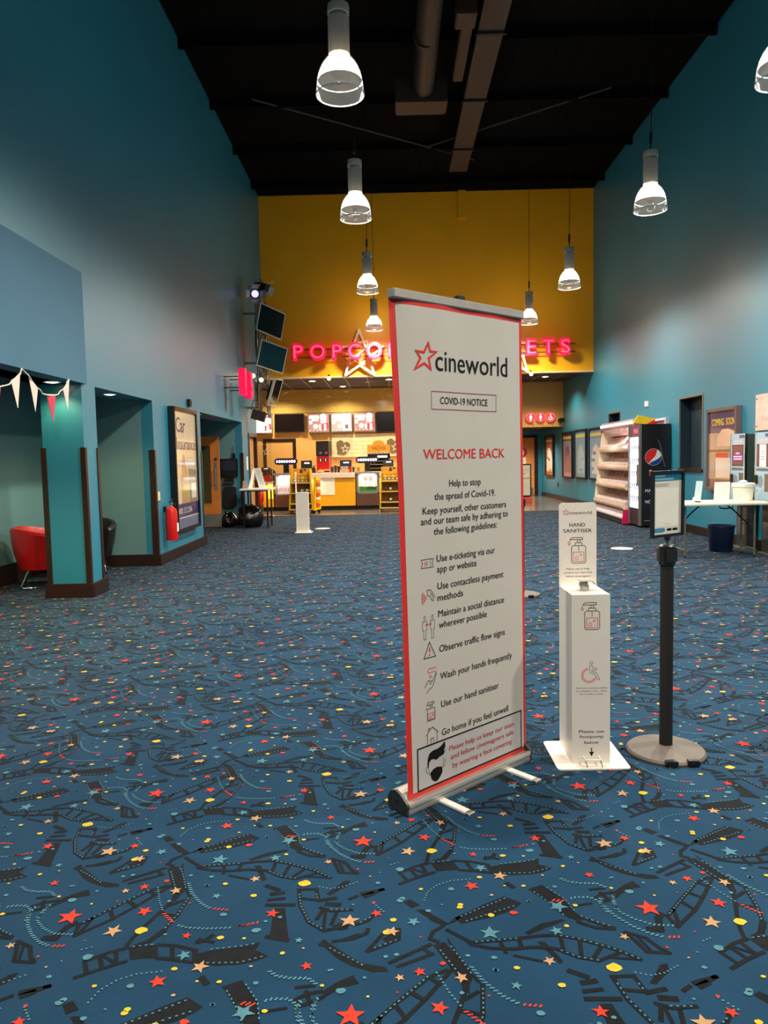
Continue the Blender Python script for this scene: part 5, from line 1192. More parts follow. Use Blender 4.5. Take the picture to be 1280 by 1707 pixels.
def star_sign(cx_, cz, label):
    t = thing('star_sign', label, 'star', (cx_, 19.25, cz - .6), 0, 'star signs')
    f = FY(0, 19.27, 0)
    def band(pts, w, closed, n0, n1, nm):
        b = MB(f); P = [Vector(p) for p in pts]; L = len(P)
        for i in range(L if closed else L - 1):
            p, q = P[i], P[(i + 1) % L]; d = (q - p).normalized(); nn = Vector((-d.y, d.x)) * w / 2; e = d * w * .35
            b.prism([tuple(p - e + nn), tuple(p - e - nn), tuple(q + e - nn), tuple(q + e + nn)], n0 + .0005 * (i % 2), n1 + .0005 * (i % 2), STW)
        b.build(nm, t)
    band(star_pts(cx_, cz, .63, .265), .055, True, .0, .05, 'star_outline')
    band([(cx_ - .25, cz + .15), (cx_ - .05, cz + .30), (cx_ + .20, cz + .34), (cx_ + .22, cz + .22), (cx_ - .10, cz - .05), (cx_ - .28, cz - .1)], .045, False, .0, .04, 'ribbon')
    band([(cx_ - .1, cz - .12), (cx_ + .12, cz - .24), (cx_ + .02, cz - .22), (cx_ + .30, cz - .10)], .045, False, .0, .04, 'ribbon')
    b = MB()
    for a in star_pts(cx_, cz, .5, .26)[1::2]: b.cyl((a[0], 19.27, a[1]), (a[0], YB, a[1]), .012, RAIL, n=8)
    b.build('fixing', t)
star_sign(-.745, 4.08, 'cream outlined star behind the first half of the pink sign')
star_sign(3.18, 4.08, 'cream outlined star behind the last letters, mostly hidden by the roller banner')

# ------------------------------------------------------------------ snack counter
CY = 20.6
YC = mat('counter_yellow', (238, 172, 16), .4, var=.03)
GLOWY = mat('yellow_light_box', (255, 196, 60), .4, emit=1.5, var=.05)
SLAB = mat('worktop_white', (232, 218, 196), .35, var=.02)
t = thing('counter_unit', 'low yellow end of the snack counter behind the tall left table', 'counter', (-3.48, 20.9, 0))
b = MB(); b.box((-3.76, CY, .12), (-3.29, 21.3, .78), YC); b.build('front', t)
b = MB(); b.box((-3.78, CY - .03, .78), (-3.29, 21.32, .82), SLAB); b.build('worktop', t, bevel=.005)
b = MB(); b.box((-3.76, CY + .05, .0), (-3.29, 21.3, .12), BLACKM); b.build('plinth', t)
b = MB(); b.box((-3.43, CY - .008, .35), (-3.30, CY, .77), GLOWY); b.build('light_panel', t)
def case(x0, x1, label, kind):
    t = thing('display_case', label, 'display case', ((x0 + x1) / 2, 20.9, 0), 0, 'display cases')
    b = MB(); b.box((x0, CY + .02, .11), (x1, 21.3, .44), BROWNW); b.build('wood_base', t)
    b = MB(); b.box((x0, CY + .06, .0), (x1, 21.3, .11), BLACKM); b.build('plinth', t)
    b = MB(); b.box((x0, CY + .35, .44), (x1, 21.3, 1.0), SLAB); b.box((x0, CY + .02, .44), (x0 + .05, CY + .35, 1.0), GREY); b.box((x1 - .05, CY + .02, .44), (x1, CY + .35, 1.0), GREY); b.box((x0, CY + .02, .44), (x1, CY + .35, .47), GREY); b.build('carcass', t)
    b = MB(); b.box((x0 - .03, CY - .02, 1.0), (x1 + .03, 21.32, 1.055), mat('worktop_grey', (160, 142, 124), .4)); b.build('worktop', t, bevel=.006)
    f = FY(x0 + .05, CY + .30, .47); w = x1 - x0 - .1; h = .53
    E_ = lambda n, c, e: mat(n, c, .5, emit=e, var=.05)
    b = MB(f); b.fbox(0, w, 0, h, -.04, 0, E_('case_back', (200, 190, 190), .35))
    b.poly([(w * .1, h), (w * .25, h * .9), (w * .75, h * .9), (w * .9, h)], E_('case_hot', (255, 246, 236), 2.6), .001)
    rnd = random.Random(9)
    if kind == 0:
        b.rect(.01, w - .01, h * .30, h * .62, E_('case_corn', (252, 222, 176), 1.6), .001)
        b.rect(w * .12, w * .98, h * .66, h * .88, E_('case_grey', (176, 170, 178), .5), .001)
        for k in range(3):
            u = w * (.24 + .27 * k); b.poly([(u - .07, h * .50), (u + .07, h * .50), (u + .045, h * .10), (u - .045, h * .10)], E_('case_cup', (226, 176, 166), .8), .002)
            for j in range(3): b.rect(u - .05 + .035 * j, u - .035 + .035 * j, h * .12, h * .34, E_('case_brown', (120, 70, 60), .4), .003)
        for k in range(26): b.disc(rnd.uniform(.03, w - .03), h * rnd.uniform(.46, .66), .018, E_('case_pop', (255, 232, 186), 2.2), .0025, 8)
    else:
        b.rect(.01, w - .01, .0, h * .32, E_('case_green', (66, 112, 40), .6), .001); b.rect(.01, w - .01, h * .32, h * .52, E_('case_lime', (214, 226, 110), 1.2), .001)
        for k in range(2): b.disc(w * (.38 + .26 * k), h * .74, .07, E_('case_mauve', (150, 116, 104), .5), .0015, 16)
        b.rect(w * .38, w * .95, h * .12, h * .28, E_('case_dkgreen', (40, 62, 36), .3), .002); b.disc(w * .2, h * .2, .07, E_('case_leaf', (50, 96, 30), .4), .002, 14)
        for k in range(3):
            u = w * (.24 + .28 * k); b.poly([(u - .045, h * .34), (u + .045, h * .34), (u + .035, h * .55), (u + .012, h * .62), (u + .012, h * .72), (u - .012, h * .72), (u - .012, h * .62), (u - .035, h * .55)], E_('case_bottle', (246, 240, 220), 1.8), .0025)
        for k in range(22): b.disc(rnd.uniform(.03, w - .03), h * rnd.uniform(.30, .52), .016, E_('case_lemon', (236, 240, 150), 1.5), .0028, 8)
    b.build('lit_display', t)
    b = MB(f); b.fbox(0, w, .0, h, .272, .278, GLASS); b.build('glass_front', t)
    lamp('case_light', 'AREA', ((x0 + x1) / 2, CY + .16, .985), 4, (1, .93, .85), target=((x0 + x1) / 2, CY + .16, 0), size=(w * .8, .12))
case(-3.26, -2.72, 'lit display case of popcorn cups set in the left of the counter', 0)
case(-.97, -.34, 'lit display case with green and white bottles in the counter', 1)
t = thing('counter_unit', 'yellow middle stretch of the snack counter with a thick white top', 'counter', (-1.85, 20.9, 0))
b = MB(); b.box((-2.69, CY, .12), (-1.0, 21.3, .90), YC); b.build('front', t)
b = MB(); b.box((-2.69, CY - .08, .90), (-1.0, 21.34, 1.04), SLAB); b.build('worktop', t, bevel=.01)
b = MB(); b.box((-2.69, CY + .05, 0), (-1.0, 21.3, .12), BLACKM); b.build('plinth', t)
b = MB(); b.box((-2.24, CY - .012, .30), (-2.06, CY, .89), GLOWY); b.build('light_panel', t)
b = MB(); b.box((-2.0, CY - .015, .43), (-1.575, CY, .895), mat('lit_white_panel', (226, 206, 184), .4, emit=.35)); b.box((-1.98, CY - .017, .80), (-1.6, CY - .015, .885), mat('panel_grey', (190, 176, 164), .4, emit=.4)); b.build('price_panel', t)
t = thing('counter_unit', 'yellow right stretch of the snack counter behind the roller banner', 'counter', (1.1, 20.9, 0))
b = MB(); b.box((-.31, CY, .12), (2.44, 21.3, .90), YC); b.build('front', t)
b = MB(); b.box((-.31, CY - .05, .90), (2.44, 21.34, 1.04), SLAB); b.build('worktop', t, bevel=.01)
b = MB(); b.box((-.31, CY + .05, 0), (2.44, 21.3, .12), BLACKM); b.build('plinth', t)
b = MB(); b.box((-.31, CY - .012, .3), (-.20, CY, .88), GLOWY); b.build('light_panel', t)
lamp('counter_glow', 'AREA', (-2.15, CY - .06, .86), 7, (1, .72, .25), target=(-2.15, CY - .3, 0), size=(.3, .08))
lamp('counter_glow', 'AREA', (-3.36, CY - .06, .76), 5, (1, .72, .25), target=(-3.36, CY - .3, 0), size=(.2, .08))
# back counter
t = thing('back_counter', 'long low white topped counter along the amber back wall', 'counter', (-.6, 23.0, 0))
b = MB(); b.box((-2.9, 22.6, .08), (2.4, 23.48, .90), AMB); b.build('carcass', t)
b = MB(); b.box((-2.9, 22.56, .90), (2.4, 23.48, .95), SLAB); b.build('worktop', t)
b = MB(); b.box((-2.9, 22.66, 0), (2.4, 23.48, .08), BLACKM); b.build('plinth', t)

# lit menus and dark screens over the back counter
def menu(x0, x1, label, k, z0=2.26, z1=2.87):
    t = thing('menu_board', label, 'menu board', ((x0 + x1) / 2, 23.36, z0), 0, 'lit menu boards')
    f = FY(x0, 23.36, z0); w, h = x1 - x0, z1 - z0
    b = MB(f); b.fbox(0, w, 0, h, -.12, 0, mat('menu_frame', (150, 132, 120), .4, .3)); b.build('box', t, bevel=.006)
    E_ = lambda n, c, e: mat(n, c, .5, emit=e, var=.05)
    b = MB(f); b.rect(.03, w - .03, .04, h - .03, E_('menu_bg%d' % k, ((168, 124, 122), (164, 158, 152), (236, 214, 206))[k], (.32, .34, 1.2)[k]), .001)
    hot = E_('menu_white', (255, 240, 230), 2.8); red = E_('menu_red', (214, 60, 66), .9); cream = E_('menu_cream', (255, 226, 190), 2.0)
    b.rect(.05, w * .52, h * .72, h * .88, hot, .002); b.rect(.05, w * .2, h * .45, h * .62, hot, .002); b.rect(.14, w * .5, h * .60, h * .68, cream, .002)
    if k == 1:
        b.poly([(w * .56, .05), (w * .5, h * .5), (w * .6, h * .95), (w * .85, h * .95), (w * .92, h * .5), (w * .96, .05)], hot, .003); b.rect(w * .66, w * .82, h * .18, h * .62, E_('menu_dark', (110, 96, 92), .3), .004); b.disc(w * .74, h * .5, .06, hot, .005, 12); b.disc(w * .4, h * .3, .06, cream, .003, 14)
    else:
        b.disc(w * .72, h * .80, .10, hot, .003, 16); b.rect(w * .6, w * .84, h * .5, h * .85, hot, .003); b.disc(w * .36, h * .32, .075, cream, .003, 16); b.rect(w * .82, w * .95, h * .2, h * .5, red, .003)
        for j in range(3): b.rect(w * (.52 + .12 * j), w * (.61 + .12 * j), h * .15, h * .42, (cream, red, hot)[j], .0035)
    for j in range(5): b.disc(w * (.1 + .17 * j), h * .12, .012, hot, .003, 8)
    b.build('lit_face', t)
menu(-4.36, -3.70, 'glaring white lit menu board at the far left, half behind the truss', 2)
menu(-2.58, -1.90, 'first of the three lit menu boards right of the black screen', 0)
menu(-1.86, -1.18, 'middle lit menu board of three, with a tall white shape', 1)
menu(-1.14, -.46, 'third lit menu board, nearest the roller banner', 0)
for x0, x1, lb in ((-3.62, -2.70, 'black switched off screen between the lit menu boards on the left'), (-.42, .42, 'black switched off screen cut off by the roller banner edge')):
    t = thing('display_screen', lb, 'screen', ((x0 + x1) / 2, 23.4, 2.3), 0, 'menu screens')
    f = FY(x0, 23.38, 2.30 if x0 < -3 else 2.24); b = MB(f); h = .57 if x0 < -3 else .63
    b.fbox(0, x1 - x0, 0, h, -.08, 0, BLACK); b.build('housing', t, bevel=.006)
    b = MB(f); b.rect(.02, x1 - x0 - .02, .03, h - .02, mat('off_screen', (20, 16, 18), .15), .0008); b.build('glass', t)
    if x0 > -3: pass
# posters / cut outs on the cream tiles
GR = mat('graphic_olive', (116, 98, 66), .6); WH = mat('graphic_white', (246, 234, 204), .6)
def cutout(cx_, cz, label):
    t = thing('wall_graphic', label, 'wall graphic', (cx_, 23.45, cz - .24), 0, 'wall graphics')
    b = MB(FY(cx_, 23.45, cz)); b.prism([(-.19, -.22), (-.10, -.20), (-.05, -.24), (.06, -.22), (.10, -.16), (.16, -.1), (.21, .0), (.22, .10), (.17, .16), (.10, .18), (.02, .14), (.0, .20), (-.08, .24), (-.20, .18), (-.21, .05), (-.18, -.08)], 0, .012, GR); b.build('shape', t)
    b = MB(FY(cx_, 23.437, cz)); b.stroke(star_pts(.06, -.04, .12, .05), .02, WH, True, .0008); b.build('star', t)
cutout(-1.49, 1.78, 'olive popcorn shaped wall graphic with a small white star')
cutout(.10, 1.80, 'olive wall graphic partly cut off by the roller banner edge')

# machines and things on the counters
t = thing('slush_machine', 'tall red and black hot drinks machine on the back counter', 'drinks machine', (-2.05, 22.7, .95))
b = MB(); b.box((-2.26, 22.62, 1.02), (-1.84, 23.1, 1.52), REDP); b.build('lower_case', t, bevel=.01)
b = MB(); b.box((-2.27, 22.60, 1.52), (-1.83, 23.1, 1.98), mat('machine_black', (34, 26, 26), .4)); b.disc if False else None; b.build('upper_case', t, bevel=.01)
f = FY(-2.05, 22.60, 0); b = MB(f)
for s, m in ((-.08, mat('badge_blue', (90, 110, 170), .4)), (.09, mat('badge_red', (190, 60, 70), .4))): b.disc(s, 1.62, .04, m, .001, 14)
b.build('badge', t)
for s in (-.09, .07):
    b = MB(f); b.disc(s, 1.41, .055, BLACK, -.018, 18, .075); b.fbox(s - .015, s + .015, 1.36, 1.45, -.02, .02, WHITE); b.build('tap', t)
b = MB(f); b.fbox(-.14, .19, 1.08, 1.11, -.02, .10, CREAM); b.build('drip_tray', t)
b = MB()
for x in (-2.22, -1.88): b.box((x - .02, 22.66, .95), (x + .02, 22.7, 1.02), BLACK); b.box((x - .02, 23.04, .95), (x + .02, 23.08, 1.02), BLACK)
b.build('feet', t)
def tap_tower(cx_, z, label):
    t = thing('drinks_tower', label, 'drinks dispenser', (cx_, 20.95, z), 0, 'drinks towers')
    b = MB(); b.box((cx_ - .075, 20.88, z), (cx_ + .075, 21.02, z + .25), BLACK); b.lathe([(.11, 0), (.11, .015), (1e-4, .016)], (cx_, 20.95, z), SILVER, 20); b.build('column', t, bevel=.01)
    b = MB(); pts = []
    f = FY(cx_, 20.86, z + .33)
    o = [(.23 + .09 * math.cos(a), .09 * math.sin(a)) for a in [PI * (-.5 + k / 10) for k in range(11)]] + [(-.23 + .09 * math.cos(a), .09 * math.sin(a)) for a in [PI * (.5 + k / 10) for k in range(11)]]
    b = MB(f); b.prism(o, -.18, 0, mat('tower_black', (40, 22, 30), .35)); hd = b.build('head', t)
    cols = [(150, 160, 255), (236, 190, 255), (250, 250, 255), (140, 220, 255), (170, 190, 255), (236, 150, 235), (255, 255, 255), (215, 205, 255)]
    for k, c in enumerate(cols):
        b = MB(f); b.disc(-.245 + .07 * k, 0, .030, mat('badge_glow%d' % k, c, .4, emit=2.4), .001, 14, .040); b.build('badge', hd)
    for k in range(5): b = MB(f); b.cyl(f.at(-.2 + .1 * k, -.11, -.03), f.at(-.2 + .1 * k, -.08, -.03), .012, SILVER, n=8); b.build('nozzle', hd)
tap_tower(-2.955, 1.055, 'drinks tower with a row of glowing badges above the popcorn case')
tap_tower(-.66, 1.055, 'drinks tower with a row of glowing badges above the bottle case')
def till(cx_, y, z, w, h, label, red=False):
    t = thing('till', label, 'till', (cx_, y, z), 0, 'tills')
    f = Frame((cx_ - w / 2, y, z + .09), (1, 0, 0), (0, .12, 1))
    b = MB(f); b.fbox(0, w, 0, h - .09, -.05, 0, BLACK); sb = b.build('screen_back', t, bevel=.008)
    b = MB(f); b.rect(w * .3, w * .78, (h - .09) * .66, (h - .09) * .80, mat('till_display', (226, 230, 236), .4, emit=1.2), .0008); b.build('customer_display', sb)
    b = MB(); b.box((cx_ - .05, y - .01, z), (cx_ + .05, y + .1, z + .1), BLACK); b.box((cx_ - .11, y - .08, z), (cx_ + .11, y + .14, z + .02), BLACK); b.build('stand', t)
    return t
till(-2.385, 20.95, 1.04, .31, .36, 'black till screen left of the red drinks machine')
till(-1.275, 20.95, 1.04, .33, .35, 'black till screen in the middle of the white counter top')
till(-3.53, 20.86, 1.0, .24, .23, 'black till on a red box at the low left end of the counter')
b = MB(); b.box((-3.66, 20.72, .82), (-3.38, 21.0, 1.0), REDP); tag(b.build('red_box', bevel=.01), 'red box under the till at the left end of the counter', 'box')
till(-.07, 20.95, 1.04, .30, .34, 'black till screen beside the roller banner, over the nacho counter')
# tall dark dome behind the left end
b = MB(); b.lathe([(.24, 0), (.25, .10), (.235, .30), (.18, .47), (.09, .56), (1e-4, .58)], (-3.55, 21.62, .62), mat('dome_black', (12, 10, 9), .8, spec=.2), 28); tag(b.build('dark_dome', smooth=True), 'tall dark rounded form standing behind the left till', 'cover')
# screens of clear plastic
def sneeze(x0, x1, z0, z1, y, label, star=None):
    t = thing('clear_screen', label, 'screen', ((x0 + x1) / 2, y, z0), 0, 'clear counter screens')
    b = MB(FY(x0, y, z0)); b.fbox(0, x1 - x0, 0, z1 - z0, -.006, 0, GLASS); b.build('pane', t)
    ed = mat('pane_edge', (236, 218, 180), .3)
    b = MB(FY(x0, y, z0)); b.fbox(-.008, 0, 0, z1 - z0, -.008, .002, ed); b.fbox(x1 - x0, x1 - x0 + .008, 0, z1 - z0, -.008, .002, ed); b.fbox(-.008, x1 - x0 + .008, z1 - z0, z1 - z0 + .008, -.008, .002, ed); b.build('edge', t)
    if star: b = MB(FY(star[0], y - .002, star[1])); b.stroke(star_pts(0, 0, .09, .04), .016, WH, True, .0008); b.build('star_sticker', t)
sneeze(-3.76, -3.31, .82, 1.86, 20.66, 'clear plastic screen with a star sticker at the left of the counter', (-3.46, 1.66))
sneeze(-1.70, -1.02, 1.04, 2.0, 20.66, 'large clear plastic screen over the white counter top', None)
# notices
for u0, u1, v0, v1, lb, x in ((.27, .46, 1.18, 1.47, 'white paper notice taped on the tan door behind the counter', 0), (.58, .72, 1.38, 1.62, 'tan paper notice higher on the door behind the counter', 1)):
    b = MB(FY(-3.93, 23.5 + .036, 0)); b.fbox(u0, u1, v0, v1, 0, .003, PAPER if x == 0 else CREAM); tag(b.build('paper_notice'), lb, 'notice')
# nacho warmer and sign
t = thing('nacho_warmer', 'steel nacho warming cabinet with shelves behind the right drinks tower', 'warmer', (-.36, 22.75, .95))
ST = mat('dull_steel', (150, 132, 110), .4, .7)
b = MB(); b.box((-.70, 22.62, .95), (-.66, 23.1, 1.56), ST); b.box((-.06, 22.62, .95), (-.02, 23.1, 1.56), ST); b.box((-.70, 23.06, .95), (-.02, 23.1, 1.56), BLACK); b.box((-.70, 22.62, 1.40), (-.02, 23.1, 1.56), BLACK); b.build('cabinet', t)
for z in (.97, 1.10, 1.22, 1.32):
    b = MB(); b.box((-.66, 22.63, z), (-.06, 23.05, z + .03), ST); b.build('shelf', t)
b = MB(FY(0, 22.62, 0)); b.fbox(-.40, -.1, 1.44, 1.50, 0, .01, mat('warm_strip', (255, 236, 200), .4, emit=1.6)); b.build('light_strip', t)
t = thing('nachos_sign', 'orange arched NACHOS sign on top of the steel warmer', 'sign', (-.36, 22.7, 1.56))
f = FY(-.36, 22.66, 1.56)
o = [(-.345, .0), (.345, .0), (.345, .27)] + [(.19 * math.cos(PI * k / 14), .27 + .14 * math.sin(PI * k / 14)) for k in range(15)] + [(-.345, .27)]
b = MB(f); b.prism(o, -.02, 0, mat('sign_orange', (240, 158, 40), .45)); dk = mat('sign_brown', (84, 46, 18), .5)
b.text('NACHOS', -.20, .12, .10, dk, .21, .01, n=.001); b.text('authentic', -.08, .235, .028, dk, .08, .0, n=.001); b.stroke([(-.09, .085), (.09, .085)], .006, dk, False, .001); b.build('board', t)
b = MB(f); b.fbox(-.33, .33, -.0, .045, .0, .012, CREAM)
for k in range(8): b.rect(-.29 + .08 * k, -.24 + .08 * k, .012, .034, dk, .013)
b.build('price_strip', t)
# clutter on the white top: cup stacks, boxes, jugs
def cup(x, y, z, r, h, m, label, grp='cups on the counter'):
    b = MB(); b.lathe([(1e-4, 0), (r * .8, 0), (r, h), (r * .93, h), (r * .75, .01), (1e-4, .01)], (x, y, z), m, 18); tag(b.build('cup_stack', smooth=True), label, 'cups', grp)
DK = mat('cup_dark', (52, 34, 28), .5); TN = mat('cup_tan', (196, 120, 66), .5)
for i, (x, h, m, lb) in enumerate(((-1.66, .17, DK, 'dark stack of cups left of the middle till, outermost'), (-1.57, .20, DK, 'dark stack of cups left of the middle till, centre'), (-1.48, .18, DK, 'dark stack of cups left of the middle till, next to it'), (-1.05, .15, DK, 'dark cup stack at the right end of the white top'), (-.92, .12, TN, 'tan cup at the corner by the bottle case'))):
    cup(x, 21.0, 1.04 if x < -1 else 1.055, .042, h, m, lb)
b = MB(); b.box((-1.40, 20.72, 1.04), (-1.20, 20.82, 1.19), mat('tip_box', (220, 190, 150), .5)); b.box((-1.42, 20.71, 1.19), (-1.18, 20.83, 1.21), PAPER); tag(b.build('snack_box', bevel=.004), 'cream box in front of the middle till', 'box')
b = MB(); b.box((-1.17, 20.8, 1.04), (-1.10, 20.88, 1.20), REDP); tag(b.build('red_carton', bevel=.004), 'small red carton right of the cream box on the counter', 'carton')
b = MB(); b.lathe([(1e-4, 0), (.05, 0), (.055, .02), (.05, .14), (.02, .18), (.02, .21), (1e-4, .212)], (-2.17, 20.9, 1.04), BLACK, 18); b.bar((-2.17, 20.9, 1.23), (-2.11, 20.86, 1.27), .015, .012, BLACK); tag(b.build('pump_bottle', smooth=True), 'black pump bottle on the counter right of the left till', 'bottle')
b = MB(); b.ball((-2.0, 20.85, 1.075), (.13, .07, .035), mat('orange_tray', (226, 122, 50), .5), 8); tag(b.build('orange_bag', smooth=True), 'orange packet lying on the counter below the red machine', 'packet')
t = thing('fire_extinguisher', 'small red extinguisher standing on the tiles behind the tall left table', 'fire extinguisher', (-3.62, 20.42, 0))
b = MB(); b.lathe([(1e-4, .20), (.075, .20), (.078, .22), (.078, .56), (.03, .62), (.02, .66)], (-3.62, 20.42, 0), REDP, 20); b.build('cylinder', t, smooth=True)
b = MB(); b.cyl((-3.62, 20.42, 0), (-3.62, 20.42, .20), .08, DGREY, n=16); b.build('stand', t)
b = MB(); b.bar((-3.62, 20.40, .67), (-3.54, 20.38, .70), .02, .02, BLACK); b.tube([(-3.60, 20.38, .66), (-3.53, 20.36, .55), (-3.54, 20.36, .30)], .012, BLACK, 8); b.build('hose', t)

# wheeled snack racks
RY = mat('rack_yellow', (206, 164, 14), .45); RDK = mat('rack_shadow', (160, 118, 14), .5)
PUR = mat('header_purple', (92, 40, 66), .45)
def rack(x0, x1, label, items):
    y0, y1 = 19.42, 19.86
    t = thing('snack_rack', label, 'snack rack', ((x0 + x1) / 2, 19.64, 0), 0, 'snack racks')
    f = FY(0, y0, 0); dx = .05
    b = MB(f); b.prism([(x0 - .02, .09), (x0 + .02, .09), (x0 + dx + .03, 1.18), (x0 + dx, 1.18)], -.42, 0, RY); b.build('side_panel', t)
    b = MB(f); b.prism([(x1 - .02, .09), (x1 + .02, .09), (x1 - dx, 1.18), (x1 - dx - .03, 1.18)], -.42, 0, RY); b.build('side_panel', t)
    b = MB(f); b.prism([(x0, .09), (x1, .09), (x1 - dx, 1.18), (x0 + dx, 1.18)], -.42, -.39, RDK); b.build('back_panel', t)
    b = MB(f); b.prism([(x0 + dx - .01, 1.0), (x1 - dx + .01, 1.0), (x1 - dx + .01, 1.19), (x0 + dx - .01, 1.19)], -.40, -.385, mat('header_amber', (216, 158, 36), .45)); 
    b.poly([(x0 + .24, 1.07), (x0 + .34, 1.07), (x0 + .32, 1.17), (x0 + .27, 1.18)], PUR, -.384); b.rect(x0 + .08, x0 + .2, 1.10, 1.16, mat('header_orange', (226, 130, 30), .5), -.384); b.rect(x0 + .35, x0 + .42, 1.12, 1.17, PUR, -.384); b.build('header', t)
    for z in (.80, .53, .25, .10):
        e = (1.18 - z) / 1.09 * dx
        b = MB(f); b.fbox(x0 + dx - e, x1 - dx + e, z, z + .025, -.39, 0.02, mat('rack_shelf', (214, 176, 90), .4)); b.build('shelf', t)
    b = MB(f); b.fbox(x0 - .01, x1 + .01, .085, .11, -.43, .01, BLACK); b.build('chassis', t)
    for x in (x0 + .03, x1 - .03):
        for y in (y0 + .03, y1 - .03):
            b = MB(); b.cyl((x - .015, y, .042), (x + .015, y, .042), .042, BLACK, n=16); b.box((x - .02, y - .012, .05), (x + .02, y + .012, .09), GREY); b.build('caster', t)
    for k in range(4):
        x = x0 + .10 + k * .105
        if x + .09 > x1: break
        c = (mat('pack_yellow', (230, 186, 40), .4), mat('pack_amber', (220, 160, 30), .4))[k % 2]
        p = thing('snack_pouch', items[k], 'snack', (x + .045, y0 + .06, .826), 0, 'snack pouches on the racks')
        b = MB(FY(x, y0 + .06, .826)); b.prism([(0, 0), (.09, 0), (.085, .07), (.09, .16), (0, .16), (.005, .07)], -.04, 0, c); pu = b.build('pouch', p, bevel=.006)
        b = MB(FY(x, y0 + .06, .826)); b.rect(.008, .082, .02, .09, DGREY, .001); b.disc(.045, .055, .022, PAPER, .0018, 10); b.build('pack_print', pu)
    return t
rack(-2.69, -2.08, 'yellow wheeled snack rack behind the far sanitiser stand', ['first snack pouch on the left rack', 'second snack pouch on the left rack', 'third snack pouch on the left rack', 'fourth snack pouch on the left rack, at its right edge'])
rack(-.30, .30, 'yellow wheeled snack rack half hidden by the roller banner', ['first snack pouch on the right rack', 'second snack pouch on the right rack', 'third snack pouch on the right rack, behind the banner', 'fourth snack pouch on the right rack, behind the banner'])
def bottle(x, y, z, label):
    t = thing('sauce_bottle', label, 'bottle', (x, y, z), 0, 'dark bottles on the racks')
    b = MB(); b.lathe([(1e-4, 0), (.032, 0), (.034, .01), (.034, .11), (.014, .15), (.013, .17)], (x, y, z), mat('bottle_dark', (52, 40, 34), .25), 16); b.build('glass', t, smooth=True)
    b = MB(); b.lathe([(.0345, .03), (.0345, .09)], (x, y, z), PAPER, 16); b.build('label_band', t)
    b = MB(); b.cyl((x, y, z + .17), (x, y, z + .19), .015, BLACK, n=12); b.build('cap', t)
bottle(-2.24, 19.60, .555, 'dark bottle on the middle shelf of the left rack, left of its pair')
bottle(-2.16, 19.60, .555, 'dark bottle on the middle shelf of the left rack, right of its pair')
bottle(-.02, 19.60, .555, 'dark bottle on the second shelf of the right rack, beside the banner edge')
bottle(-.02, 19.60, .275, 'dark bottle on the lower shelf of the right rack, beside the banner edge')
# slanted leaflet panel on the right flank of the left rack
t = thing('snack_stand', 'slanted yellow stand of bright packets on the right flank of the left rack', 'snack rack', (-2.0, 19.75, 0))
f = Frame((-2.03, 19.40, 0), (.40, .92, 0), (.03, 0, 1))
b = MB(f); b.prism([(0, .08), (.36, .10), (.30, .94), (.06, .96)], -.06, 0, YELP); b.build('panel', t)
rnd = random.Random(4)
for k in range(8):
    b = MB(f); v = .18 + .09 * k; b.fbox(.08, .26, v, v + .07, 0, .03, mat('packet%d' % (k % 3), ((210, 70, 50), (230, 140, 40), (240, 220, 190))[k % 3], .4)); b.build('packet', t)
b = MB(f); b.cyl(f.at(.04, .04, -.04), f.at(.07, .04, -.04), .04, BLACK, n=14); b.cyl(f.at(.30, .04, -.04), f.at(.33, .04, -.04), .04, BLACK, n=14); b.build('caster', t)

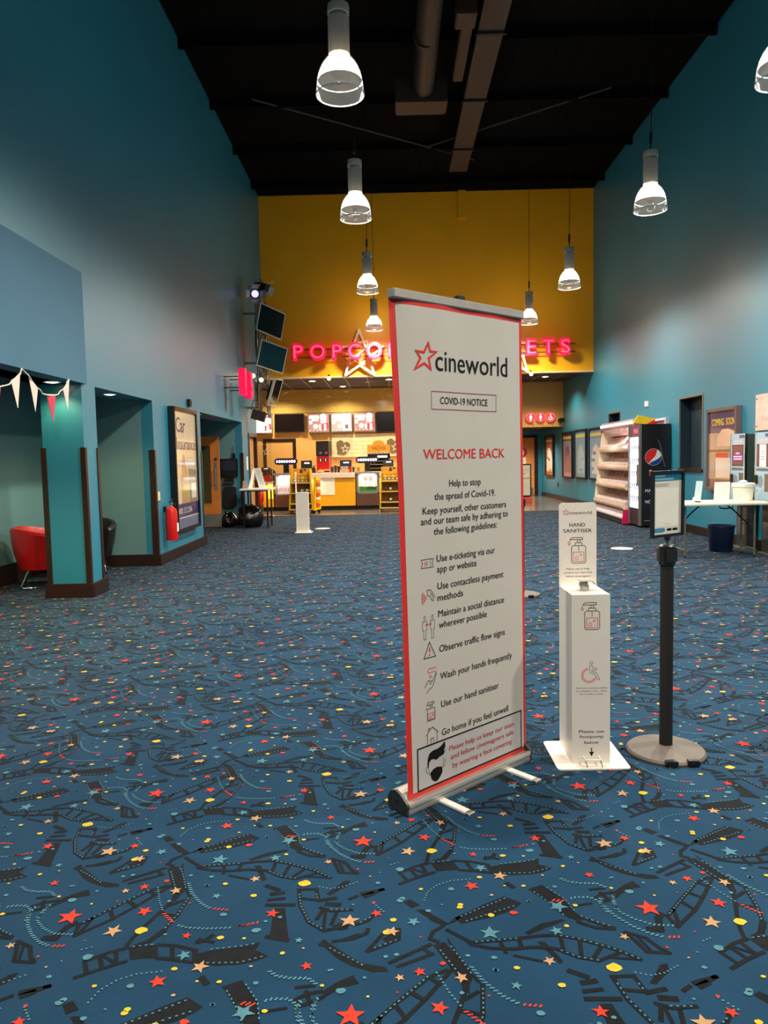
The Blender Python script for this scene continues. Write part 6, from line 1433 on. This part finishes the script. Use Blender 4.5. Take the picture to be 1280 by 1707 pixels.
# ------------------------------------------------------------------ toilets
t = thing('toilet_sign', 'three round red toilet signs with white figures along the amber fascia', 'sign', (4.56, 22.64, 2.4))
TR_ = mat('toilet_red', (236, 60, 74), .4, emit=.8); TWH = mat('toilet_white', (255, 240, 236), .4, emit=1.5)
for i, x in enumerate((4.268, 4.565, 4.868)):
    f = FY(x, 22.60, 2.557)
    b = MB(f); b.prism([(.14 * math.cos(2 * PI * k / 28), .14 * math.sin(2 * PI * k / 28)) for k in range(28)], -.05, 0, TR_); b.ring(0, 0, .132, .012, mat('toilet_rim', (250, 130, 130), .4, emit=.8), .001, 28)
    q = .0015
    if i < 2:
        b.disc(0, .078, .020, TWH, q, 12); w = .030 if i == 0 else .022
        b.poly([(-w, .05), (w, .05), (w + .012 * (1 + i), -.02), (w * .8, -.02), (w * .7, -.095), (-w * .7, -.095), (-w * .8, -.02), (-w - .012 * (1 + i), -.02)], TWH, q)
    else:
        b.disc(.0, .075, .019, TWH, q, 12); b.stroke([(0, .055), (.005, -.01), (.04, -.015), (.055, -.07)], .022, TWH, False, q); b.ring(-.005, -.035, .05, .014, TWH, q, 16, None, PI * .7, PI * 1.9)
    b.build('disc', t)
    b = MB(); b.bar((x + .04, 22.64, 2.44), (x + .10, 22.70, 2.28), .012, .02, AMB); b.cyl((x, 22.65, 2.557), (x, 22.70, 2.557), .02, GREY, n=10); b.build('bracket', t)
t = thing('door_sign', 'round red sign with a white figure on the orange toilet door', 'sign', (4.64, 26.03, 1.37))
f = FY(4.64, 26.038, 1.52); b = MB(f); b.prism([(.15 * math.cos(2 * PI * k / 28), .15 * math.sin(2 * PI * k / 28)) for k in range(28)], -.002, .004, mat('sign_red', (186, 28, 40), .4)); b.disc(0, .085, .022, PAPER, .0046, 12); b.poly([(-.03, .055), (.03, .055), (.042, -.02), (.024, -.02), (.022, -.10), (-.022, -.10), (-.024, -.02), (-.042, -.02)], PAPER, .0046); b.build('disc', t)
b = MB(FY(4.54, 26.038, 1.12)); b.fbox(0, .20, 0, .22, 0, .003, PAPER); [b.rect(.06, .14, .06 + .03 * i, .07 + .03 * i, GREY, .0036) for i in range(3)]; tag(b.build('door_notice'), 'white paper notice under the round red sign on the toilet door', 'notice')
t = thing('notice_stand', 'black framed notice stand on a red base before the toilet door', 'sign stand', (3.86, 22.25, 0))
f = FY(3.52, 22.2, 0)
b = MB(f); b.fbox(0, .68, .18, 1.16, -.03, .0, BLACK); b.build('frame', t, bevel=.006)
b = MB(f); b.rect(.04, .64, .22, 1.12, mat('stand_paper', (198, 192, 178), .5, coat=.5), .001); b.text('cineworld', .2, .97, .05, GREY, .60, 0, n=.0018); b.rect(.25, .5, .86, .88, GREY, .0018); b.text('MEMBERSHIP', .15, .70, .05, INK, .62, .02, n=.0018); b.build('print', t)
b = MB(f); b.fbox(.0, .68, .0, .16, -.22, .06, mat('base_red', (196, 64, 52), .5)); b.fbox(.05, .63, .16, .19, -.05, .0, BLACK); b.build('base', t, bevel=.01)
